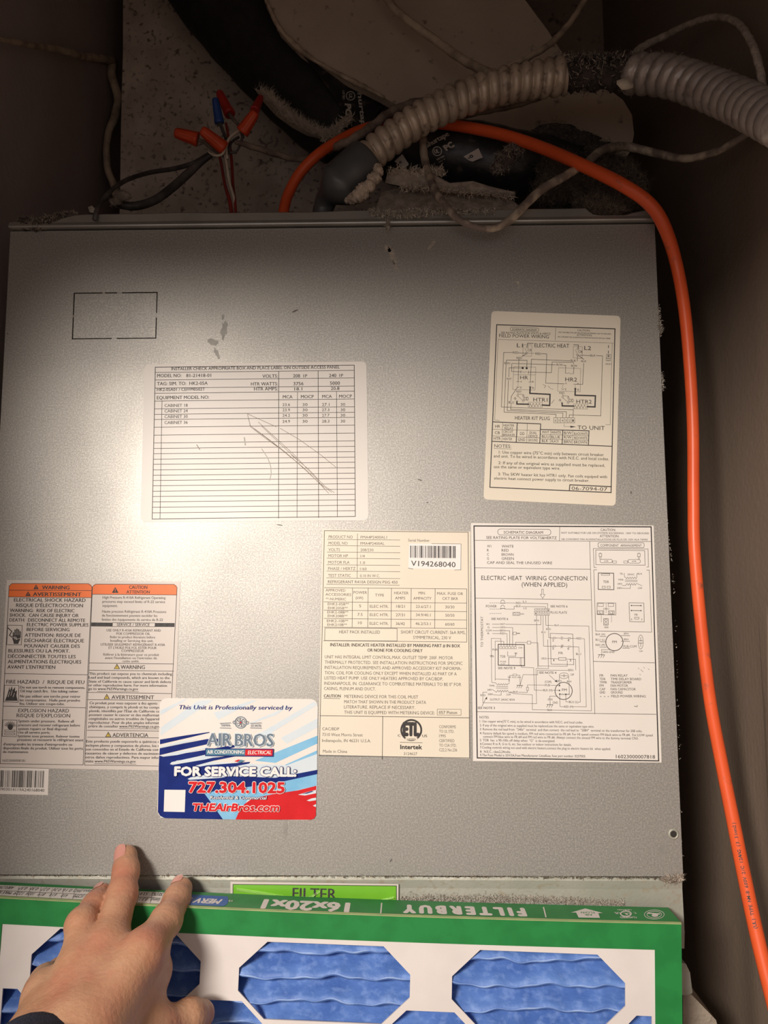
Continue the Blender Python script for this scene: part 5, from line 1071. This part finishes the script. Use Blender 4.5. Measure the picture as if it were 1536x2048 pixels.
# half openings at the two ends of the staggered rows
for r_ in range(2):
    b = ca[0][1]+rp*(r_+0.5); l = BD*0.98
    a_ = loc(5,1977)[0]; t = loc(5,1977)[1] + r_*rp
    holes.append([(a_,t),(a_+30*k,t),(a_+85*k,t+55*k),(a_+85*k,t+100*k),(a_+30*k,t+150*k),(a_,t+150*k)])
    a_ = loc(1304,2033)[0]; t = loc(1304,2033)[1] + r_*rp
    holes.append([(a_-30*k,t),(a_,t),(a_,t+150*k),(a_-30*k,t+150*k),(a_-85*k,t+100*k),(a_-85*k,t+55*k)])
outer = [(BD*.4,BD*.4),(FLEN-BD*.4,BD*.4),(FLEN-BD*.4,FH-BD*.4),(BD*.4,FH-BD*.4)]
polys = [[Vector((x,y,0)) for x,y in outer]]+[[Vector((x,y,0)) for x,y in h] for h in holes]
tr = tessellate_polygon(polys); flat = [p for pl_ in polys for p in pl_]
def FQ(x,y,d): return TLc+fu*x+fw*y+Vector((0,d,0))
mb = MB(); mb.flat = True
mb.add([FQ(p.x,p.y,0.0003) for p in flat],[tuple(t) for t in tr]); mb.add([FQ(p.x,p.y,0.0014) for p in flat],[tuple(t) for t in tr])
for h in holes:
    n=len(h)
    for i in range(n):
        a,b=h[i],h[(i+1)%n]; mb.add([FQ(*a,.0003),FQ(*b,.0003),FQ(*b,.0014),FQ(*a,.0014)],[(0,1,2,3)])
mb.build('lattice_board', M['white_card'], FT, label='white cardboard lattice with octagonal openings')
# pleated media
mb = MB(); r0 = loc(648,1907)[1]; sp = 50.5*kv; nr = int((FH-0.01-r0)/sp)+1
rnd = random.Random(3); na = 220
ph = [[rnd.uniform(0,6.28) for _ in range(5)] for _ in range(nr+3)]
def wav(i,a):
    p=ph[i]; return 0.0007*math.sin(a*38+p[0])+0.0006*math.sin(a*83+p[1])+0.0004*math.sin(a*170+p[2])+0.0003*math.sin(a*330+p[3])
prof=[]
for i in range(-1,nr):
    r=r0+sp*i
    prof += [(i+1,r-sp+0.0014,0.0215,0.1),(i+1,r-sp*0.75,0.0175,0.3),(i+1,r-sp*0.45,0.0105,0.5),(i+1,r-0.0050,0.0042,0.8),(i+1,r-0.0028,0.0024,1.0),(i+1,r-0.0016,0.0022,1.0),(i+1,r,0.0040,0.9),(i+1,r+0.0006,0.0065,0.7)]
for i,b,d,kk in prof:
    b=max(b,0.004)
    for j in range(na+1):
        a=0.004+(FLEN-0.008)*j/na
        cr=0.0011*math.sin(a*210+ph[i][4]+b*300)*math.sin(a*61+ph[i][1]) if kk<0.6 else 0.0005*math.sin(a*260+ph[i][2])
        mb.v.append(tuple(TLc+fu*a+fw*(b+wav(i,a)*kk*1.8+bow(a))+Vector((0,d+cr,0))))
for i in range(len(prof)-1):
    for j in range(na): mb.f.append((i*(na+1)+j,i*(na+1)+j+1,(i+1)*(na+1)+j+1,(i+1)*(na+1)+j))
mb.build('pleated_media', M['media'], FT, True, label='blue pleated filter fabric')
M['fold'] = mat('ridge_highlight_blue', (0.34,0.48,0.80), (0.20,0.34,0.72), 0.5, 0, 120)  # lighter blue strips paint the bright light along the pleat ridges
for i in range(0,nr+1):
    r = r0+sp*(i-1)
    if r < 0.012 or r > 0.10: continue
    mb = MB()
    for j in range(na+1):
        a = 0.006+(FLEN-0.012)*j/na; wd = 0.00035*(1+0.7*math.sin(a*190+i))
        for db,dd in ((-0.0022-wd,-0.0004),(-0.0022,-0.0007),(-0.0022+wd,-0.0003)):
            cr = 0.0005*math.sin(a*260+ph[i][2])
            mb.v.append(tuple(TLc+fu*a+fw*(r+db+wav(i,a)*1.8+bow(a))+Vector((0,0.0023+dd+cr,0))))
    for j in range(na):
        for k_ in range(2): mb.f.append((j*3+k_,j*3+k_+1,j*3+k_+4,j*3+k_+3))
    mb.build('ridge_highlight', M['fold'], FT, True)
mb = MB(); mb.add([FW(.003,.004,DT-.001),FW(FLEN-.003,.004,DT-.001),FW(FLEN-.003,FH-.004,DT-.001),FW(.003,FH-.004,DT-.001)],[(0,1,2,3)]); mb.build('back_mesh', M['media'], FT)
# print on the top edge
class ECtx(Ctx):
    def W(s, x, y, lay=None):
        ox,oy,sc = s.c; px,py = ox+x/sc, oy+y/sc; up = -fw; o_ = TLc
        for _ in range(3):
            q = PPL(px,py,o_,up); o_ = TLc + fw*bow((q-TLc).dot(fu))
        return q + up*(0.00008+s.step*((s.lay if lay is None else lay)+s.cnt*0.012))
c = ECtx(TLc, -fw, 0.0)
c.n = -fw
M['print_blue'] = mat('royal_blue_ink', (0.02,0.10,0.38), (0.025,0.12,0.42), 0.45, 0, 60)
M['print_white'] = M['white_card']; M['print_table'] = mat('white_table_print', (0.80,0.77,0.74), (0.76,0.73,0.70), 0.5, 0, 60)
c.crop(0,1740,3.072)
tl = lambda x: 91+0.0445*x; bl_ = lambda x: 163+0.052*x
c.fill([(-120,tl(-120)+4)]+[(x,tl(x)+2) for x in range(0,1020,100)]+[(1010,tl(1010)+6)]+[(1000,bl_(1000)-6)]+[(x,bl_(x)-6) for x in range(960,-121,-120)],'print_table')
c.lay=2
c.L([(x,(tl(x)+bl_(x))/2+0) for x in range(-100,1010,60)],2.5)
for x in (110,180,245,315,385,455,560,640,760,850,930): c.L([(x+8,tl(x)+6),(x-8,bl_(x)-8)],2.2)
def ut(xa,xb,row,t,h=18):
    m_=(xa+xb)/2; 
    f = 0.10 if row==0 else 0.54
    ya=tl(xa)+f*(bl_(xa)-tl(xa)); yb=tl(xb)+f*(bl_(xb)-tl(xb)); c.T(xa,ya,xb,h,t,.006,y1=yb)
for xa,xb,t in ((600,462,'Resistance (IWC)'),(450,395,'0.16'),(382,335,'0.26'),(312,266,'0.27'),(244,198,'0.30'),(175,130,'0.37'),(95,0,'AIRFLOW')): ut(xa,xb,0,t)
for xa,xb,t in ((570,460,'Rate (CFM)'),(425,388,'410'),(355,316,'614'),(285,246,'819'),(218,172,'1024'),(152,98,'1229'),(86,-20,'*MAX REC')): ut(xa,xb,1,t)
for xa,xb,t in ((1005,940,'SE(%)'),(915,870,'53.9')): ut(xa,xb,0,t)
for xa,xb,t in ((985,935,'(um)'),(912,842,'0.3-1.0')): ut(xa,xb,1,t)
c.lay=1
c.fill([(1175,152),(1400,164),(1402,196),(1392,214),(1370,224),(1165,216)],'print_blue'); c.lay=2; c.T(1366,183,1176,27,'MERV 1',.035,y1=173,ink='print_white',shear=.18); c.T(1428,186,1406,10,'15',.02,ink='print_white')
c.crop(440,1700,3.072); c.lay=1
c.T(794,328,278,50,'16x20x1',.045,y1=306,ink='print_white'); c.L([(993,330),(988,386)],8,ink='print_white')
c.crop(900,1640,2.415); 
c.T(352,428,-222,34,'F I L T E R B U Y',.06,y1=412,ink='print_white'); c.L([(452,424),(463,468)],6,ink='print_white')
c.crop(1000,1780,3.84)
c.fill([(545,175),(655,143),(790,178),(755,180),(768,216),(604,213),(585,175)],'print_white')
c.lay=2; c.T(705,186,645,13,'AIR',.012,ink='green'); c.T(720,168,612,13,'FLOW',.012,ink='green'); c.lay=1
c.ring(967,184,40,8,ry=20,ink='print_white'); c.T(992,177,944,16,'UL',.03,ink='print_white'); c.T(1040,172,1022,12,'C',.03,ink='print_white'); c.T(916,172,878,14,'US',.03,ink='print_white'); c.T(1044,206,918,12,'CLASSIFIED',.03,ink='print_white'); c.T(1004,150,898,9,'UNITED',.03,ink='print_white')
c.ring(1185,190,76,4,ry=35,ink='print_white'); c.ring(1185,190,56,4,ry=25,ink='print_white'); c.disc(1190,196,26,ry=12,ink='print_white'); c.L([(1135,180),(1175,182),(1225,186)],9,ink='print_white')
c.build(FT, {'print_white':'white_lettering','print_blue':'rating_badge','print_table':'table_panel','ink':'printed_text','green':'arrow_lettering'})
# ------------------------------------------------------------------ hand
PE = thing('person', "person's left hand with a navy sleeve pressing the filter against the cabinet", 'person', (0,0,0))
def J(px,py,Y,r): return (np.array(P(px,py,Y)), r)
fing = {
 'middle': [J(252,1713,-0.0105,.0082),J(252,1742,-.019,.0088),J(244,1790,-.034,.0100),J(214,1896,-.070,.0120)],
 'index':  [J(362,1778,-0.0135,.0082),J(353,1800,-.024,.0090),J(332,1842,-.048,.0102),J(286,1908,-.080,.0122)],
 'ring':   [J(205,1789,-0.024,.0076),J(190,1812,-.038,.0086),J(163,1848,-.058,.0098),J(156,1938,-.082,.0112)],
 'pinky':  [J(150,1935,-0.042,.0070),J(122,1942,-.052,.0080),J(92,1962,-.068,.0095),J(88,1990,-.086,.0120)],
 'thumb':  [J(402,2028,-0.050,.0090),J(380,2032,-.060,.0100),J(318,2058,-.078,.0118),J(240,2110,-.100,.0150)],
}
wrist = J(150,2112,-.128,.0215); wr2 = J(75,2100,-.122,.0185)
arm = [J(66,2132,-.126,.0235), J(45,2260,-.19,.027), J(40,2420,-.25,.032)]
lo3 = np.array([-0.33,-0.30,-0.36]); 
allp = np.array([j[0] for f_ in fing.values() for j in f_]+[wrist[0]]+[arm[1][0]])
lo3 = allp.min(0)-0.035; hi3 = allp.max(0)+0.035
hs = 0.0012
gx = [np.arange(lo3[i],hi3[i],hs) for i in range(3)]
Gx,Gy,Gz = np.meshgrid(*gx,indexing='ij'); G = np.stack([Gx,Gy,Gz],-1).astype(np.float32)
def cone(a,b,sq=None):
    pa,ra=a; pb,rb=b; d=(pb-pa).astype(np.float32); L2=float(d@d)
    t=np.clip(((G-pa.astype(np.float32))@d)/L2,0,1); q=G-(pa.astype(np.float32)+t[...,None]*d)
    return np.sqrt((q*q).sum(-1))-(ra+(rb-ra)*t)
def smin(a,b,k):
    h=np.clip(0.5+0.5*(b-a)/k,0,1); return b+(a-b)*h-k*h*(1-h)
def mixp(a,b,t,r): return (a[0]*(1-t)+b[0]*t, r)
palm=None
for nm in ('index','middle','ring','pinky'):
    kn=fing[nm][3]; s=cone((kn[0]+np.array([0,.004,0]),kn[1]*1.06),(mixp(wrist,wr2,{'index':0,'middle':.3,'ring':.65,'pinky':1}[nm],.0195)))
    palm = s if palm is None else smin(palm,s,.014)
# thickness on the palm side
for nm in ('index','ring'):
    kn=fing[nm][3]; palm=smin(palm,cone((kn[0]+np.array([0.002,.015,-.016]),.012),(wrist[0]+np.array([0,.012,0.008]),.017)),.012)
palm=smin(palm,cone(fing['thumb'][3],wrist),.016)
palm=smin(palm,cone(mixp(fing['thumb'][2],fing['thumb'][3],.4,.013),(fing['index'][3][0]+np.array([-.004,.012,-.022]),.0105)),.014)
for a,b in zip(arm[:-1],arm[1:]): palm=smin(palm,cone(a,b),.012)
# knuckle tendons
for nm in ('index','middle','ring'):
    kn=fing[nm][3]; palm=smin(palm,cone((kn[0]+np.array([0,-.0035,.002]),kn[1]*.78),(kn[0]*.45+wrist[0]*.55+np.array([0,-.011,.003]),.006)),.010)
hand=None
body=palm
for nm,f_ in fing.items():
    s=None
    for a,b in zip(f_[:-1],f_[1:]):
        q=cone(a,b); s=q if s is None else smin(s,q,.004)
    # joint swell
    for j in (1,2): 
        q=np.sqrt(((G-f_[j][0].astype(np.float32))**2).sum(-1))-f_[j][1]*1.03; s=smin(s,q,.003)
    for j in (1,2):
        u_=((G-f_[j][0].astype(np.float32))@((f_[j-1][0]-f_[j][0])/np.linalg.norm(f_[j-1][0]-f_[j][0])).astype(np.float32))
        s=s+sum(.00042*np.exp(-((u_-o_)/.0011)**2) for o_ in ((-.0028,0,.0028) if j==2 else (-.0014,.0014)))
    body=np.minimum(body,smin(palm,s,.007 if nm!='thumb' else .010))
# keep the fingers apart: subtract nothing, fingers only blend with the palm
def nets(f, org, h):
    s=f<0; nx,ny,nz=f.shape
    cnt=np.zeros((nx-1,ny-1,nz-1),np.int32); acc=np.zeros((nx-1,ny-1,nz-1,3))
    for ax in range(3):
        o1=[0,1]
        oth=[i for i in range(3) if i!=ax]
        for da in o1:
            for db in o1:
                sl0=[None]*3; sl1=[None]*3
                sl0[ax]=slice(0,f.shape[ax]-1); sl1[ax]=slice(1,f.shape[ax])
                for o_,d_ in zip(oth,(da,db)):
                    sl0[o_]=slice(d_,f.shape[o_]-1+d_); sl1[o_]=sl0[o_]
                A=f[tuple(sl0)]; B=f[tuple(sl1)]; m=(A<0)!=(B<0)
                t=np.where(m,A/np.where(A-B==0,1,A-B),0)
                cnt+=m
                v=np.zeros(acc.shape); v[...,ax]=t; v[...,oth[0]]=da; v[...,oth[1]]=db
                acc+=np.where(m[...,None],v,0)
    act=cnt>0; idx=-np.ones(cnt.shape,np.int64); idx[act]=np.arange(act.sum())
    I=np.argwhere(act); V=(I+acc[act]/cnt[act][:,None])*h+org
    F_=[]
    for ax in range(3):
        o1,o2=[i for i in range(3) if i!=ax]
        sl0=[slice(1,-1)]*3; sl1=[slice(1,-1)]*3; sl0[ax]=slice(0,f.shape[ax]-1); sl1[ax]=slice(1,f.shape[ax])
        A=s[tuple(sl0)]; B=s[tuple(sl1)]; e=np.argwhere(A!=B)
        flip=A[A!=B]
        e=e.copy(); e[:,o1]+=1; e[:,o2]+=1
        def at(d1,d2):
            q=e.copy(); q[:,o1]-=d1; q[:,o2]-=d2; return idx[q[:,0],q[:,1],q[:,2]]
        Q=np.stack([at(1,1),at(0,1),at(0,0),at(1,0)],1)
        if ax==1: flip=~flip
        Q[~flip]=Q[~flip][:,::-1]; F_.append(Q)
    return V,np.concatenate(F_)
V,Fq=nets(body.astype(np.float64),np.array([g_[0] for g_ in gx]),hs)
Fq=Fq[(Fq>=0).all(1)]
hm=MB(); hm.v=[tuple(v) for v in V]; hm.f=[tuple(int(i) for i in q) for q in Fq]
ho=hm.build('hand', M['skin'], PE, True, label='bare left hand with three fingers spread on the panel')
bm=bmesh.new(); bm.from_mesh(ho.data)
for _ in range(1): bmesh.ops.smooth_vert(bm,verts=bm.verts,factor=0.5,use_axis_x=True,use_axis_y=True,use_axis_z=True)
bm.to_mesh(ho.data); bm.free()
ho.data.polygons.foreach_set('use_smooth',[True]*len(ho.data.polygons))
# nails
def nail(nm, dorsal, ln, wd, fwd=0.002):
    tip,r=fing[nm][0]; d=fing[nm][1][0]; ax=Vector(tip-d).normalized(); D=Vector(dorsal); D=(D-ax*D.dot(ax)).normalized(); S=ax.cross(D)
    mb=MB(); n,m_=10,8; C=Vector(tip)+ax*fwd
    for i in range(n+1):
        for j in range(m_+1):
            u=-1+2*i/n; v=-1+2*j/m_
            x=u*math.sqrt(max(0,1-v*v*0.30)); y=v*math.sqrt(max(0,1-u*u*0.35))
            ang=x*wd/ r*0.5
            mb.v.append(tuple(C+ax*(y*ln*.5)+(D*math.cos(ang)+S*math.sin(ang))*(r*0.99+0.0007-0.0009*max(0,y)**2-0.0003*x*x)))
    for i in range(n):
        for j in range(m_): mb.f.append((i*(m_+1)+j,i*(m_+1)+j+1,(i+1)*(m_+1)+j+1,(i+1)*(m_+1)+j))
    mb.build('fingernail', M['nail'], PE, True)
nail('middle',(-0.40,-1.0,0.25),.0115,.0125,.0004); nail('index',(-0.45,-0.7,0.7),.0085,.0100,.0015); nail('ring',(-0.35,-0.8,0.4),.0090,.0095,.0005)
# sleeve cuff
A=arm[0]; Bq=arm[1]
dirv=Vector(arm[1][0]-arm[0][0]).normalized(); st0=Vector(arm[0][0])+dirv*0.004
pt=[(st0,.0285),(st0+dirv*.004,.0305),(st0+dirv*.03,.033),(st0+dirv*.10,.040),(st0+dirv*.17,.045)]
mb=MB(); sweep(mb,spline(pt,.003),32,lambda s,a: 1+.02*math.sin(s*260+a)+.015*math.sin(3*a)); mb.build('sleeve', M['sleeve'], PE, True, label='dark navy knitted sleeve cuff')
